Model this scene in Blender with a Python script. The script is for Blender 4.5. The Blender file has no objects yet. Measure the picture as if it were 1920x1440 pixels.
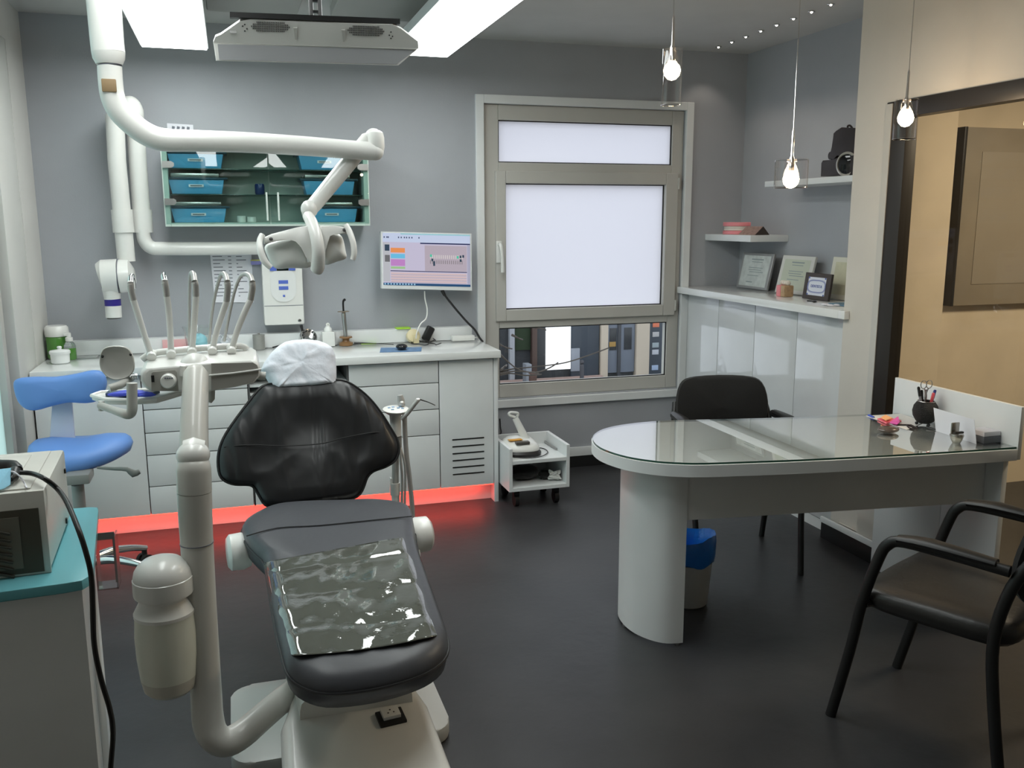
import bpy, bmesh, math, random
from mathutils import Vector, Matrix, Quaternion
random.seed(7)
S = bpy.context.scene
COL = S.collection
V = Vector
R = math.radians

# ------------------------------------------------------------------ camera
FPX = 1682.32
YAW, PITCH, ROLL = R(17.1563), R(10.335), R(0.154)
EYE = V((0, 0, 1.6))
_f = V((math.sin(YAW)*math.cos(PITCH), math.cos(YAW)*math.cos(PITCH), -math.sin(PITCH)))
_r = V((math.cos(YAW), -math.sin(YAW), 0))
_d = _f.cross(_r)
RX = _r*math.cos(ROLL) + _d*math.sin(ROLL)
DX = _d*math.cos(ROLL) - _r*math.sin(ROLL)
cd = bpy.data.cameras.new('camera'); cam = bpy.data.objects.new('camera', cd); COL.objects.link(cam)
cd.sensor_width = 36; cd.lens = 36*FPX/1920; cd.clip_start = .05; cd.clip_end = 200
m = Matrix.Identity(4)
for i in range(3):
    m[i][0] = RX[i]; m[i][1] = -DX[i]; m[i][2] = -_f[i]; m[i][3] = EYE[i]
cam.matrix_world = m
S.camera = cam
def ray(px, py):
    return RX*((px-960)/FPX) + DX*((py-720)/FPX) + _f
def PZ(px, py, z):
    d = ray(px, py); return EYE + d*((z-EYE.z)/d.z)
def PY(px, py, y):
    d = ray(px, py); return EYE + d*(y/d.y)
def PXx(px, py, x):
    d = ray(px, py); return EYE + d*(x/d.x)
def PP(px, py, p0, n):
    d = ray(px, py); n = V(n); return EYE + d*((V(p0)-EYE).dot(n)/d.dot(n))

# ------------------------------------------------------------------ world, exposure, lights
w = bpy.data.worlds.new('overcast'); S.world = w; w.use_nodes = True
bg = w.node_tree.nodes['Background']
bg.inputs[0].default_value = (.86, .90, 1.0, 1); bg.inputs[1].default_value = 1.5
S.view_settings.view_transform = 'Standard'
S.view_settings.look = 'None'
S.view_settings.gamma = 1
S.view_settings.exposure = 0.0
S.view_settings.use_curve_mapping = False

def point_light(loc, power, col, r=.03, name='lamp_light'):
    l = bpy.data.lights.new(name, 'POINT'); l.energy = power; l.color = col; l.shadow_soft_size = r
    o = bpy.data.objects.new(name, l); o.location = loc; COL.objects.link(o); return o
def area_light(loc, rot, sx, sy, power, col, name='area_light'):
    l = bpy.data.lights.new(name, 'AREA'); l.shape = 'RECTANGLE'; l.size = sx; l.size_y = sy; l.energy = power; l.color = col
    o = bpy.data.objects.new(name, l); o.location = loc; o.rotation_euler = rot; COL.objects.link(o); return o
PANEL_E = 11.5      # radiance of the two ceiling light panels
WARM = (1.0, .72, .46)
PEND = 4.0
area_light((.21, 4.82, .101), (0, 0, 0), 2.2, .03, 3.2, (1, .07, .045), 'red_strip_light')
area_light((4.3, 2.4, 2.62), (0, 0, 0), .6, .6, 52, (1, .83, .61), 'side_room_light')

# ------------------------------------------------------------------ materials
MAT = {}
def mat(name, col, rough=.5, metal=0, spec=.5, coat=0, trans=0, ior=1.45, emis=None, es=0, bump=0, bscale=60, mottle=0, mscale=4, alpha=1, sheen=0, cr=.05):
    if name in MAT: return MAT[name]
    m = bpy.data.materials.new(name); m.use_nodes = True; MAT[name] = m
    nt = m.node_tree; b = nt.nodes['Principled BSDF']
    c = tuple(col)+(1,)
    b.inputs['Base Color'].default_value = c
    b.inputs['Roughness'].default_value = rough; b.inputs['Metallic'].default_value = metal
    b.inputs['Specular IOR Level'].default_value = spec
    b.inputs['Coat Weight'].default_value = coat; b.inputs['Coat Roughness'].default_value = cr
    b.inputs['Transmission Weight'].default_value = trans; b.inputs['IOR'].default_value = ior
    b.inputs['Alpha'].default_value = alpha; b.inputs['Sheen Weight'].default_value = sheen
    if emis: b.inputs['Emission Color'].default_value = tuple(emis)+(1,); b.inputs['Emission Strength'].default_value = es
    tc = nt.nodes.new('ShaderNodeTexCoord')
    # every surface gets a very faint procedural unevenness
    n = nt.nodes.new('ShaderNodeTexNoise'); n.inputs['Scale'].default_value = mscale; n.inputs['Detail'].default_value = 5
    nt.links.new(tc.outputs['Object'], n.inputs['Vector'])
    k = mottle if mottle else .04
    r = nt.nodes.new('ShaderNodeMapRange'); r.inputs[1].default_value = .25; r.inputs[2].default_value = .75
    r.inputs[3].default_value = 1-k; r.inputs[4].default_value = 1+k
    nt.links.new(n.outputs['Fac'], r.inputs[0])
    mx = nt.nodes.new('ShaderNodeVectorMath'); mx.operation = 'SCALE'; mx.inputs[0].default_value = col
    nt.links.new(r.outputs[0], mx.inputs['Scale']); nt.links.new(mx.outputs[0], b.inputs['Base Color'])
    if bump:
        n2 = nt.nodes.new('ShaderNodeTexNoise'); n2.inputs['Scale'].default_value = bscale; n2.inputs['Detail'].default_value = 4
        nt.links.new(tc.outputs['Object'], n2.inputs['Vector'])
        bp = nt.nodes.new('ShaderNodeBump'); bp.inputs['Strength'].default_value = bump; bp.inputs['Distance'].default_value = .01
        nt.links.new(n2.outputs['Fac'], bp.inputs['Height']); nt.links.new(bp.outputs[0], b.inputs['Normal'])
    return m
def glass(name, col=(1, 1, 1), rough=0.0, boost=1.6):
    # thin architectural glass: straight-through transparency plus a fresnel mirror
    if name in MAT: return MAT[name]
    m = bpy.data.materials.new(name); m.use_nodes = True; MAT[name] = m
    nt = m.node_tree; nt.nodes.remove(nt.nodes['Principled BSDF']); out = nt.nodes['Material Output']
    t = nt.nodes.new('ShaderNodeBsdfTransparent'); t.inputs[0].default_value = tuple(col)+(1,)
    g = nt.nodes.new('ShaderNodeBsdfGlossy'); g.inputs['Roughness'].default_value = rough
    fr = nt.nodes.new('ShaderNodeFresnel'); fr.inputs[0].default_value = 1.5
    x = nt.nodes.new('ShaderNodeMixShader')
    ge = nt.nodes.new('ShaderNodeNewGeometry'); inv = nt.nodes.new('ShaderNodeMath'); inv.operation = 'SUBTRACT'; inv.inputs[0].default_value = 1
    nt.links.new(ge.outputs['Backfacing'], inv.inputs[1])
    mu = nt.nodes.new('ShaderNodeMath'); mu.operation = 'MULTIPLY'; nt.links.new(fr.outputs[0], mu.inputs[0]); nt.links.new(inv.outputs[0], mu.inputs[1])
    bo = nt.nodes.new('ShaderNodeMath'); bo.operation = 'MULTIPLY'; bo.inputs[1].default_value = boost; bo.use_clamp = True; nt.links.new(mu.outputs[0], bo.inputs[0])
    nt.links.new(bo.outputs[0], x.inputs[0]); nt.links.new(t.outputs[0], x.inputs[1]); nt.links.new(g.outputs[0], x.inputs[2])
    nt.links.new(x.outputs[0], out.inputs[0])
    return m
def frosted(name, col, gloss=.06):
    if name in MAT: return MAT[name]
    m = bpy.data.materials.new(name); m.use_nodes = True; MAT[name] = m
    nt = m.node_tree; nt.nodes.remove(nt.nodes['Principled BSDF']); out = nt.nodes['Material Output']
    t = nt.nodes.new('ShaderNodeBsdfTranslucent'); t.inputs[0].default_value = tuple(col)+(1,)
    g = nt.nodes.new('ShaderNodeBsdfGlossy'); g.inputs['Roughness'].default_value = .25
    x = nt.nodes.new('ShaderNodeMixShader'); x.inputs[0].default_value = gloss
    nt.links.new(t.outputs[0], x.inputs[1]); nt.links.new(g.outputs[0], x.inputs[2]); nt.links.new(x.outputs[0], out.inputs[0])
    return m
def emit(name, col, s):
    if name in MAT: return MAT[name]
    m = bpy.data.materials.new(name); m.use_nodes = True; MAT[name] = m
    nt = m.node_tree; nt.nodes.remove(nt.nodes['Principled BSDF']); out = nt.nodes['Material Output']
    e = nt.nodes.new('ShaderNodeEmission'); e.inputs[0].default_value = tuple(col)+(1,); e.inputs[1].default_value = s
    nt.links.new(e.outputs[0], out.inputs[0]); return m

M_wall = mat('wall_paint_grey', (.37, .385, .41), .75, bump=.08, bscale=180)
M_wallw = mat('wall_paint_white', (.62, .61, .58), .7, bump=.05, bscale=150)
M_ceil = mat('ceiling_paint', (.55, .55, .54), .8, bump=.05, bscale=150)
M_floor = mat('vinyl_floor', (.030, .030, .032), .40, spec=.5, bump=.10, bscale=22, mottle=.35, mscale=2.2)
M_white = mat('white_laminate', (.72, .74, .74), .35)
M_gloss = mat('white_gloss_lacquer', (.62, .64, .65), .08, coat=.5)
M_top = mat('white_worktop', (.78, .80, .79), .12, coat=.3)
M_plastic = mat('white_moulded_plastic', (.74, .74, .71), .28, coat=.25)
M_plasticg = mat('pale_grey_plastic', (.50, .50, .47), .35)
M_alu = mat('grey_beige_window_frame', (.50, .49, .455), .45)
M_black = mat('black_plastic', (.012, .012, .012), .4)
M_blackf = mat('black_fabric', (.006, .006, .006), .85, sheen=.2, bump=.2, bscale=400)
M_dark = mat('dark_brown_metal', (.020, .017, .014), .4)
M_leather = mat('black_leather', (.010, .010, .011), .38, bump=.40, bscale=4)
_nt = M_leather.node_tree
_mp = _nt.nodes.new('ShaderNodeMapping'); _mp.inputs['Scale'].default_value = (2.6, 1.2, .75); _mp.inputs['Rotation'].default_value = (0, R(24), 0)
_bp = [n for n in _nt.nodes if n.type == 'BUMP'][0]; _nn = _bp.inputs['Height'].links[0].from_node
_bp.inputs['Distance'].default_value = .05; _nn.inputs['Distortion'].default_value = .8; _nn.inputs['Detail'].default_value = 1.5
_tc = [n for n in _nt.nodes if n.type == 'TEX_COORD'][0]
_nt.links.new(_tc.outputs['Object'], _mp.inputs[0]); _nt.links.new(_mp.outputs[0], _nn.inputs['Vector'])
M_leatherg = mat('charcoal_leather', (.060, .063, .072), .42, bump=.15, bscale=14)
M_chrome = mat('chrome', (.75, .75, .75), .12, metal=1)
M_steel = mat('brushed_steel', (.45, .45, .44), .3, metal=1)
M_silver = mat('silver_grey_hose', (.50, .49, .47), .35, metal=.5)
M_blue = mat('blue_leatherette', (.13, .27, .62), .45)
M_teal = mat('teal_laminate', (.14, .42, .47), .35)
M_paper = mat('white_paper', (.75, .75, .80), .8)
M_ink = mat('grey_ink', (.16, .17, .20), .8)
M_glass = glass('clear_glass', (.96, .98, .97))
M_dglass = glass('greenish_cabinet_glass', (.80, .88, .86))
M_beige = mat('beige_wall_paint', (.68, .59, .45), .8, mottle=.08)

# ------------------------------------------------------------------ mesh helpers
class MB:
    def __init__(s): s.bm = bmesh.new()
    def box(s, a, b, bev=0, seg=2, mtx=None):
        a, b = V(a), V(b); c = (a+b)/2; d = b-a
        r = bmesh.ops.create_cube(s.bm, size=1)
        vs = r['verts']
        for v in vs: v.co = V((v.co.x*d.x, v.co.y*d.y, v.co.z*d.z))
        if bev:
            es = list({e for v in vs for e in v.link_edges})
            g = bmesh.ops.bevel(s.bm, geom=es, offset=min(bev, min(abs(d.x), abs(d.y), abs(d.z))*.49), segments=seg, profile=.6, affect='EDGES')
            vs = list({v for f in g['faces'] for v in f.verts} | {v for v in vs if v.is_valid})
        for v in vs:
            v.co = v.co + c
            if mtx: v.co = mtx @ v.co
        return s
    def ring_surface(s, rings, cap=True, closed=False):
        R_ = [[s.bm.verts.new(p) for p in r] for r in rings]
        n = len(R_[0])
        K = len(R_)
        for i in range(K if closed else K-1):
            A, B = R_[i], R_[(i+1) % K]
            for j in range(n):
                try: s.bm.faces.new((A[j], A[(j+1) % n], B[(j+1) % n], B[j]))
                except ValueError: pass
        if cap and not closed:
            for q in (R_[0][::-1], R_[-1]):
                try: s.bm.faces.new(q)
                except ValueError: pass
        return s
    def tube(s, pts, r, n=12, smooth=0, flat=1.0, cap=True, up=None):
        pts = [V(p) for p in pts]
        rs = r if isinstance(r, (list, tuple)) else [r]*len(pts)
        if smooth: pts, rs = catmull(pts, rs, smooth)
        rings = []
        u = None
        for i, p in enumerate(pts):
            t = (pts[min(i+1, len(pts)-1)]-pts[max(i-1, 0)]).normalized()
            if u is None:
                u = V(up) if up else (V((0, 0, 1)) if abs(t.z) < .9 else V((1, 0, 0)))
            u = (u - t*u.dot(t))
            if u.length < 1e-6: u = t.orthogonal()
            u.normalize(); w_ = t.cross(u)
            rings.append([p + (w_*math.cos(2*math.pi*k/n)*flat + u*math.sin(2*math.pi*k/n))*rs[i] for k in range(n)])
        return s.ring_surface(rings, cap)
    def cyl(s, a, b, r, r2=None, n=24): return s.tube([a, b], [r, r if r2 is None else r2], n)
    def lathe(s, base, prof, n=28, axis=(0, 0, 1), sx=1.0):
        base = V(base); q = V((0, 0, 1)).rotation_difference(V(axis).normalized())
        rings = []
        for r, h in prof:
            rings.append([base + q @ V((max(r, 1e-5)*math.cos(2*math.pi*k/n)*sx, max(r, 1e-5)*math.sin(2*math.pi*k/n), h)) for k in range(n)])
        return s.ring_surface(rings, True)
    def prism(s, pts, vec, bev=0):
        pts = [V(p) for p in pts]; vec = V(vec)
        a = [s.bm.verts.new(p) for p in pts]; b = [s.bm.verts.new(p+vec) for p in pts]
        n = len(a); fs = [s.bm.faces.new(a[::-1]), s.bm.faces.new(b)]
        for i in range(n): fs.append(s.bm.faces.new((a[i], a[(i+1) % n], b[(i+1) % n], b[i])))
        if bev:
            es = list(fs[0].edges)+list(fs[1].edges)
            bmesh.ops.bevel(s.bm, geom=es, offset=bev, segments=2, profile=.6, affect='EDGES')
        return s
    def pad(s, outline, nrm, prof, centre=None, bend=None):
        """soft cushion: outline (3-D points of a closed curve), profile of (scale, height along nrm)"""
        pts = [V(p) for p in outline]; nrm = V(nrm).normalized()
        c = V(centre) if centre else sum(pts, V((0, 0, 0)))/len(pts)
        rings = []
        for sc, h in prof:
            rings.append([c + (p-c)*sc + nrm*(h if not bend else h+bend((p-c)*sc)) for p in pts])
        return s.ring_surface(rings, True)
    def sphere(s, c, r, sc=(1, 1, 1), u=20, v=14, mtx=None):
        g = bmesh.ops.create_uvsphere(s.bm, u_segments=u, v_segments=v, radius=r)
        for q in g['verts']:
            q.co = V((q.co.x*sc[0], q.co.y*sc[1], q.co.z*sc[2]))
            if mtx: q.co = mtx @ q.co
            q.co = q.co + V(c)
        return s
    def obj(s, name, m, parent=None, smooth=True, sub=0, bevel=0, angle=40):
        bm = s.bm
        bmesh.ops.recalc_face_normals(bm, faces=bm.faces)
        me = bpy.data.meshes.new(name)
        co = [v.co.copy() for v in bm.verts]
        if parent is not None: off = WL[parent.name]
        else:
            lo = V([min(c[i] for c in co) for i in range(3)]); hi = V([max(c[i] for c in co) for i in range(3)])
            off = V(((lo.x+hi.x)/2, (lo.y+hi.y)/2, lo.z))
        for v in bm.verts: v.co -= off
        bm.to_mesh(me); bm.free()
        o = bpy.data.objects.new(name, me); COL.objects.link(o)
        me.materials.append(m)
        if parent is not None: o.parent = parent; WL[o.name] = off
        else: o.location = off; WL[o.name] = off
        if smooth:
            for p in me.polygons: p.use_smooth = True
            if not sub:
                try: me.set_sharp_from_angle(angle=R(angle))
                except Exception: pass
        if bevel:
            b = o.modifiers.new('bevel', 'BEVEL'); b.width = bevel; b.segments = 2; b.limit_method = 'ANGLE'; b.angle_limit = R(45)
        if sub:
            b = o.modifiers.new('sub', 'SUBSURF'); b.levels = sub; b.render_levels = sub
        return o
WL = {}
def catmull(pts, rs, k):
    P, Q = [], []
    n = len(pts)
    for i in range(n-1):
        p0, p1, p2, p3 = pts[max(i-1, 0)], pts[i], pts[i+1], pts[min(i+2, n-1)]
        for j in range(k):
            t = j/k
            P.append(.5*((2*p1)+(p2-p0)*t+(2*p0-5*p1+4*p2-p3)*t*t+(3*p1-p0-3*p2+p3)*t*t*t)); Q.append(rs[i]*(1-t)+rs[i+1]*t)
    P.append(pts[-1]); Q.append(rs[-1]); return P, Q
def closed(pts, k=5):
    pts = [V(p) for p in pts]; n = len(pts); out = []
    for i in range(n):
        p0, p1, p2, p3 = pts[i-1], pts[i], pts[(i+1) % n], pts[(i+2) % n]
        for j in range(k):
            t = j/k; out.append(.5*((2*p1)+(p2-p0)*t+(2*p0-5*p1+4*p2-p3)*t*t+(3*p1-p0-3*p2+p3)*t*t*t))
    return out
def rrect(cx, cy, w_, h_, r, n=6):
    o = []
    for sx, sy, a in ((1, 1, 0), (-1, 1, 90), (-1, -1, 180), (1, -1, 270)):
        for k in range(n+1):
            t = R(a+90*k/n); o.append((cx+sx*(w_/2-r)+r*math.cos(t), cy+sy*(h_/2-r)+r*math.sin(t)))
    return o
def tag(o, label=None, cat=None, group=None, kind=None):
    if label: o['label'] = label
    if cat: o['category'] = cat
    if group: o['group'] = group
    if kind: o['kind'] = kind
    return o
def thing(name, loc, label, cat, group=None):
    o = bpy.data.objects.new(name, None); COL.objects.link(o); o.location = loc; o.empty_display_size = .05
    WL[o.name] = V(loc); return tag(o, label, cat, group)
def bx(name, a, b, m, parent=None, bev=.002, **k):
    return MB().box(a, b, bev).obj(name, m, parent, **k)
def clone(o, loc=None, rot=None, label=None):
    r = o.copy(); COL.objects.link(r)
    if loc is not None: r.location = loc
    if rot is not None: r.rotation_euler = rot
    if label: r['label'] = label
    for c in o.children:
        d = c.copy(); COL.objects.link(d); d.parent = r
        for g in c.children:
            e = g.copy(); COL.objects.link(e); e.parent = d
            if g.type == 'LIGHT': pass
    return r
def st(name, mb, m, **k):
    o = mb.obj(name, m, **k); o['kind'] = 'structure'; return o
_fonts = {}
def text(name, s, loc, xdir, ydir, size, m, parent=None, ext=.0006):
    c = bpy.data.curves.new(name, 'FONT'); c.body = s; c.size = size; c.align_x = 'CENTER'; c.align_y = 'CENTER'; c.extrude = ext
    t = bpy.data.objects.new(name+'_tmp', c); COL.objects.link(t)
    dg = bpy.context.evaluated_depsgraph_get(); me = bpy.data.meshes.new_from_object(t.evaluated_get(dg))
    bpy.data.objects.remove(t); 
    x = V(xdir).normalized(); y = V(ydir).normalized(); z = x.cross(y)
    mt = Matrix(((x.x, y.x, z.x, loc[0]), (x.y, y.y, z.y, loc[1]), (x.z, y.z, z.z, loc[2]), (0, 0, 0, 1)))
    me.transform(mt)
    off = WL[parent.name] if parent is not None else V(loc)
    me.transform(Matrix.Translation(-off))
    o = bpy.data.objects.new(name, me); COL.objects.link(o); me.materials.clear(); me.materials.append(m)
    if parent is not None: o.parent = parent
    else: o.location = off
    WL[o.name] = off
    return o
# ================================================================== ROOM SHELL
XL, XR, XP, YB, YF, ZC = -.97, 3.25, 2.82, 5.35, -1.6, 2.65
st('floor', MB().box((XL-.1, YF-.1, -.1), (6.5, YB, 0)), M_floor)
st('ceiling', MB().box((XL-.1, YF-.1, ZC), (6.5, YB+.15, ZC+.1)), M_ceil)
# back wall with the window opening  x 1.47..2.83  z .47..2.30
wx0, wx1, wz0, wz1 = 1.475, 2.815, .49, 2.285
w_ = MB()
w_.box((XL-.1, YB, -.1), (wx0, YB+.15, ZC)); w_.box((wx1, YB, -.1), (XR+.1, YB+.15, ZC))
w_.box((wx0, YB, -.1), (wx1, YB+.15, wz0)); w_.box((wx0, YB, wz1), (wx1, YB+.15, ZC))
st('wall_back', w_, M_wall)
# left wall: paint, then the opening of the frosted glass door
w_ = MB(); w_.box((XL-.12, 4.98, 0), (XL, YB, ZC)); w_.box((XL-.12, 2.6, 2.45), (XL, 4.98, ZC)); w_.box((XL-.12, YF, 0), (XL, 2.6, ZC))
st('wall_left', w_, M_wallw)
d1 = thing('door_1', (XL-.05, 3.7, 0), None, None); d1['kind'] = 'structure'
MB().box((XL-.10, 4.60, 0), (XL-.001, 4.98, 2.45), .004).obj('door_frame', mat('door_frame_white', (.6, .6, .57), .5), d1)
MB().box((XL-.11, 4.47, 0), (XL-.03, 4.535, 2.45), .004).obj('door_rail', M_alu, d1)
MB().box((XL-.11, 4.535, 0), (XL-.07, 4.60, 2.45)).obj('door_seal', M_black, d1)
MB().box((XL-.075, 2.62, .02), (XL-.06, 4.47, 2.43)).obj('door_glass', frosted('mint_frosted_glass', (.70, .84, .79), .10), d1)
# daylight well behind the frosted door
st('wall_rear', MB().box((XL-.1, YF-.12, 0), (6.5, YF, ZC)), M_wallw)
# niche right wall and partition with the glass door
st('wall_right', MB().box((XR, 3.68, 0), (XR+.1, YB, ZC)), M_wall)
w_ = MB(); w_.box((XP, 3.455, 0), (XP+.12, 3.675, ZC)); w_.box((XP+.12, 3.655, 0), (XR, 3.675, ZC)); w_.box((XP, 1.3, 2.11), (XP+.12, 3.455, ZC)); w_.box((XP, YF, 0), (XP+.12, 1.3, ZC))
st('wall_partition', w_, mat('partition_paint', (.58, .55, .50), .7, bump=.05, bscale=150))
st('wall_side_room', MB().box((3.351, 4.2, 0), (6.5, 4.3, ZC)), M_beige)
st('wall_side_room_return', MB().box((XP+.1205, 3.635, 0), (3.37, 3.6545, ZC)).box((3.3505, 3.6545, 0), (3.37, 4.1995, ZC)), M_beige)
st('wall_side_room_end', MB().box((6.4, YF, 0), (6.5, 4.2, ZC)), M_beige)
# baseboards
st('baseboard_back', MB().box((1.40, YB-.014, .075), (2.88, YB-.0005, .135), .003), M_white)
st('trim_1', MB().box((1.40, YB-.012, .0005), (2.88, YB-.0005, .075)), M_black)
st('trim_2', MB().box((XP-.022, 3.312, .0005), (XP-.0165, 3.72, .085), .002), M_black)
st('trim_3', MB().box((XP-.030, 3.312, .085), (XP-.0165, 3.72, .115), .003), M_white)
st('trim_4', MB().box((XP-.018, 3.315, .1155), (XP-.0125, 3.4548, .695), .001).box((XP-.0125, 3.4555, .1155), (XP-.0005, 3.60, .118)), MAT['partition_paint'])
# glass door on the right
d2 = thing('door_2', (XP, 2.4, 0), None, None); d2['kind'] = 'structure'
MB().box((XP-.012, 3.325, 0), (XP+.05, 3.4545, 2.108), .003).obj('door_frame', M_dark, d2)
MB().box((XP-.014, 1.3, 2.035), (XP+.05, 3.325, 2.108), .003).obj('door_head_rail', M_dark, d2)
MB().box((XP-.016, 3.415, 0), (XP-.012, 3.4545, 2.1)).obj('door_edge_strip', M_alu, d2)
MB().box((XP+.02, 1.3, 0), (XP+.028, 3.325, 2.035)).obj('door_glass', glass('sliding_door_glass', (.97, .97, .95), 0, .45), d2)
# what hangs on the wall behind the glass door
t = thing('framed_board', PY(1850, 573, 4.17), 'large framed grey board on the beige wall behind the glass door', 'picture')
a, b = PY(1808, 239, 4.18), PY(1770, 573, 4.18)
x0 = (a.x+b.x)/2; z1 = a.z; z0 = b.z
bx('board', (x0, 4.15, z0), (x0+1.0, 4.1995, z1), mat('grey_board', (.30, .26, .20), .5, mottle=.12), t)
bx('frame_edge', (x0-.02, 4.13, z0), (x0, 4.1995, z1), M_dark, t)
MB().box((x0+.13, 4.147, z0+.12), (x0+.9, 4.1495, z1-.13), .001).obj('inner_panel', mat('grey_board_panel', (.34, .30, .24), .5), t)

# ------------------------------------------------------------------ window
W1 = thing('window_1', (2.15, YB, wz0), None, None); W1['kind'] = 'structure'
def frame(mb, x0, x1, z0, z1, t, y0, y1, tb=None, tt=None):
    tb = tb or t; tt = tt or t
    mb.box((x0, y0, z0), (x0+t, y1, z1)); mb.box((x1-t, y0, z0), (x1, y1, z1))
    mb.box((x0+t, y0, z0), (x1-t, y1, z0+tb)); mb.box((x0+t, y0, z1-tt), (x1-t, y1, z1)); return mb
frame(MB(), 1.425, 2.865, .432, 2.335, .05, YB-.025, YB+.001).obj('window_trim', M_white, W1, bevel=.003)
def P(px, py): return PY(px, py, YB+.03)
fo = MB()
g1a, g1b = P(933, 225), P(1257, 310)     # upper pane
g2a, g2b = P(946.5, 344), P(1241, 575)   # sash pane
g3a, g3b = P(935, 614), P(1244, 705)     # lower pane
xa, xb = 1.475, 2.815
y0, y1 = YB+.015, YB+.085
gx0, gx1 = g1a.x, (g1b.x+g3b.x)/2+.005
zA1, zA0 = g1a.z-.0, g1b.z
zC1, zC0 = g3a.z-.005, (P(935, 720).z+P(1243, 704).z)/2
zs1, zs0 = P(1096, 323).z, P(1096, 596).z
fo.box((xa, y0, wz0), (gx0, y1, wz1)); fo.box((gx1, y0, wz0), (xb, y1, wz1))
fo.box((gx0, y0, zA1), (gx1, y1, wz1)); fo.box((gx0, y0, wz0), (gx1, y1, zC0))
fo.box((gx0, y0, zs1-.02), (gx1, y1, zA0)); fo.box((gx0, y0, zC1), (gx1, y1, zs0+.02))
fo.obj('window_frame', M_alu, W1, bevel=.004)
sx0, sx1 = P(927, 460).x, P(1264, 460).x
px0, px1 = g2a.x-.003, (P(1245, 345).x+P(1239, 570).x)/2
pz1, pz0 = (g2a.z), (P(946, 580).z+P(1238, 571).z)/2
sa = MB(); ys = YB-.005
sa.box((sx0, ys, zs0), (px0, y1, zs1)); sa.box((px1, ys, zs0), (sx1, y1, zs1)); sa.box((px0, ys, zs0), (px1, y1, pz0)); sa.box((px0, ys, pz1), (px1, y1, zs1))
sash = sa.obj('window_sash', M_alu, W1, bevel=.004)
gk = MB()
for (a_, b_, c_, d_) in ((gx0, gx1, zA0, zA1), (px0, px1, pz0, pz1), (gx0, gx1, zC0, zC1)):
    frame(gk, a_-.001, b_+.001, c_-.001, d_+.001, .007, YB+.028, YB+.036)
gk.obj('window_gasket', M_black, W1, smooth=False)
FR = frosted('frosted_window_glass', (.93, .935, .95), .03)
bx('window_pane', (gx0, YB+.045, zA0), (gx1, YB+.05, zA1), FR, W1, bev=0)
bx('window_pane', (px0, YB+.045, pz0), (px1, YB+.05, pz1), FR, W1, bev=0)
bx('window_pane', (gx0, YB+.045, zC0), (gx1, YB+.05, zC1), M_glass, W1, bev=0)
h = MB(); hp = PY(935, 470, YB-.006)
h.box((hp.x-.018, ys-.012, hp.z-.075), (hp.x+.018, ys, hp.z+.06), .006)
h.tube([(hp.x, ys-.01, hp.z+.04), (hp.x, ys-.045, hp.z+.03), (hp.x+.008, ys-.05, hp.z-.03), (hp.x+.012, ys-.045, hp.z-.13)], [.012, .012, .011, .012], 10, smooth=4)
h.obj('window_handle', M_plastic, W1)
h = MB()
for zz in (zs0+.03, zs1-.1): h.cyl((sx1+.004, ys, zz), (sx1+.004, ys, zz+.07), .008, n=10)
h.obj('window_hinge', M_alu, W1)

# ------------------------------------------------------------------ street outside
YS = 30.0; ZG = -4.05
st('ground_street', MB().box((-4, 5.7, ZG-.2), (30, YS+2, ZG)), mat('asphalt', (.12, .11, .11), .9, mottle=.2, mscale=1))
fa = thing('shop_facade', (12, YS, ZG), 'dark grey shopfront row with cream pillars across the street, seen through low pane', 'building')
def sx(px): return PY(px, 660, YS).x
def sz(py, px=1100): return PY(px, py, YS).z
M_fd = mat('dark_shop_paint', (.05, .065, .085), .5); M_cream = mat('cream_stone', (.62, .54, .43), .8, mottle=.1, mscale=.8)
bx('wall', (-4, YS, ZG), (30, YS+.4, 1.0), mat('facade_grey', (.055, .06, .065), .7, mottle=.3, mscale=.5), fa)
bx('shop_front', (sx(1068), YS-.15, ZG), (sx(1120), YS, -1.3), M_fd, fa)
for a_, b_ in ((1122, 1135), (1188, 1212)): bx('pillar', (sx(a_), YS-.25, ZG), (sx(b_), YS, -1.2), M_cream, fa)
bx('side_shop', (sx(1212), YS-.15, ZG), (sx(1260), YS, -1.2), M_fd, fa)
bx('column', (sx(953), YS-.2, ZG), (sx(962), YS, -1.2), mat('pale_grey_paint', (.4, .42, .45), .7), fa)
bx('drainpipe', (sx(994), YS-.25, ZG), (sx(1003), YS, -1.2), mat('brown_pipe', (.09, .06, .05), .7), fa)
bx('panel', (sx(1067), YS-.22, ZG+.3), (sx(1083), YS-.15, sz(652, 1070)), mat('pale_shop_panel', (.3, .33, .38), .6), fa)
bx('green_wall', (sx(964), YS-.1, sz(650)), (sx(993), YS, -1.2), mat('mossy_green', (.03, .05, .025), .8), fa)
dr = bx('double_door', (sx(1135), YS-.12, ZG+.15), (sx(1187), YS, -1.7), mat('blue_grey_door', (.18, .21, .26), .5), fa)
for a_, b_ in ((1140, 1153), (1167, 1181)): bx('pane', (sx(a_), YS-.14, sz(655, 1160)), (sx(b_), YS-.12, sz(614, 1160)), mat('dark_pane', (.04, .045, .05), .2), dr)
bx('door_plate', (sx(1139), YS-.16, sz(649, 1146)), (sx(1151), YS-.14, sz(640, 1146)), mat('ochre_plate', (.45, .28, .08), .6), dr)
bx('door_bar', (sx(1154.5), YS-.2, ZG), (sx(1160), YS-.12, -1.7), mat('dark_post', (.06, .065, .075), .6), dr)
for py, c in ((607, (.75, .22, .12)), (625, (.5, .5, .5)), (645, (.35, .42, .45)), (658, (.5, .53, .58)), (687, (.35, .45, .62))):
    bx('poster', (sx(1219), YS-.17, sz(py+5.5, 1225)), (sx(1231), YS-.15, sz(py-3.5, 1225)), mat('poster_%d' % py, c, .7), fa)
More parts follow.
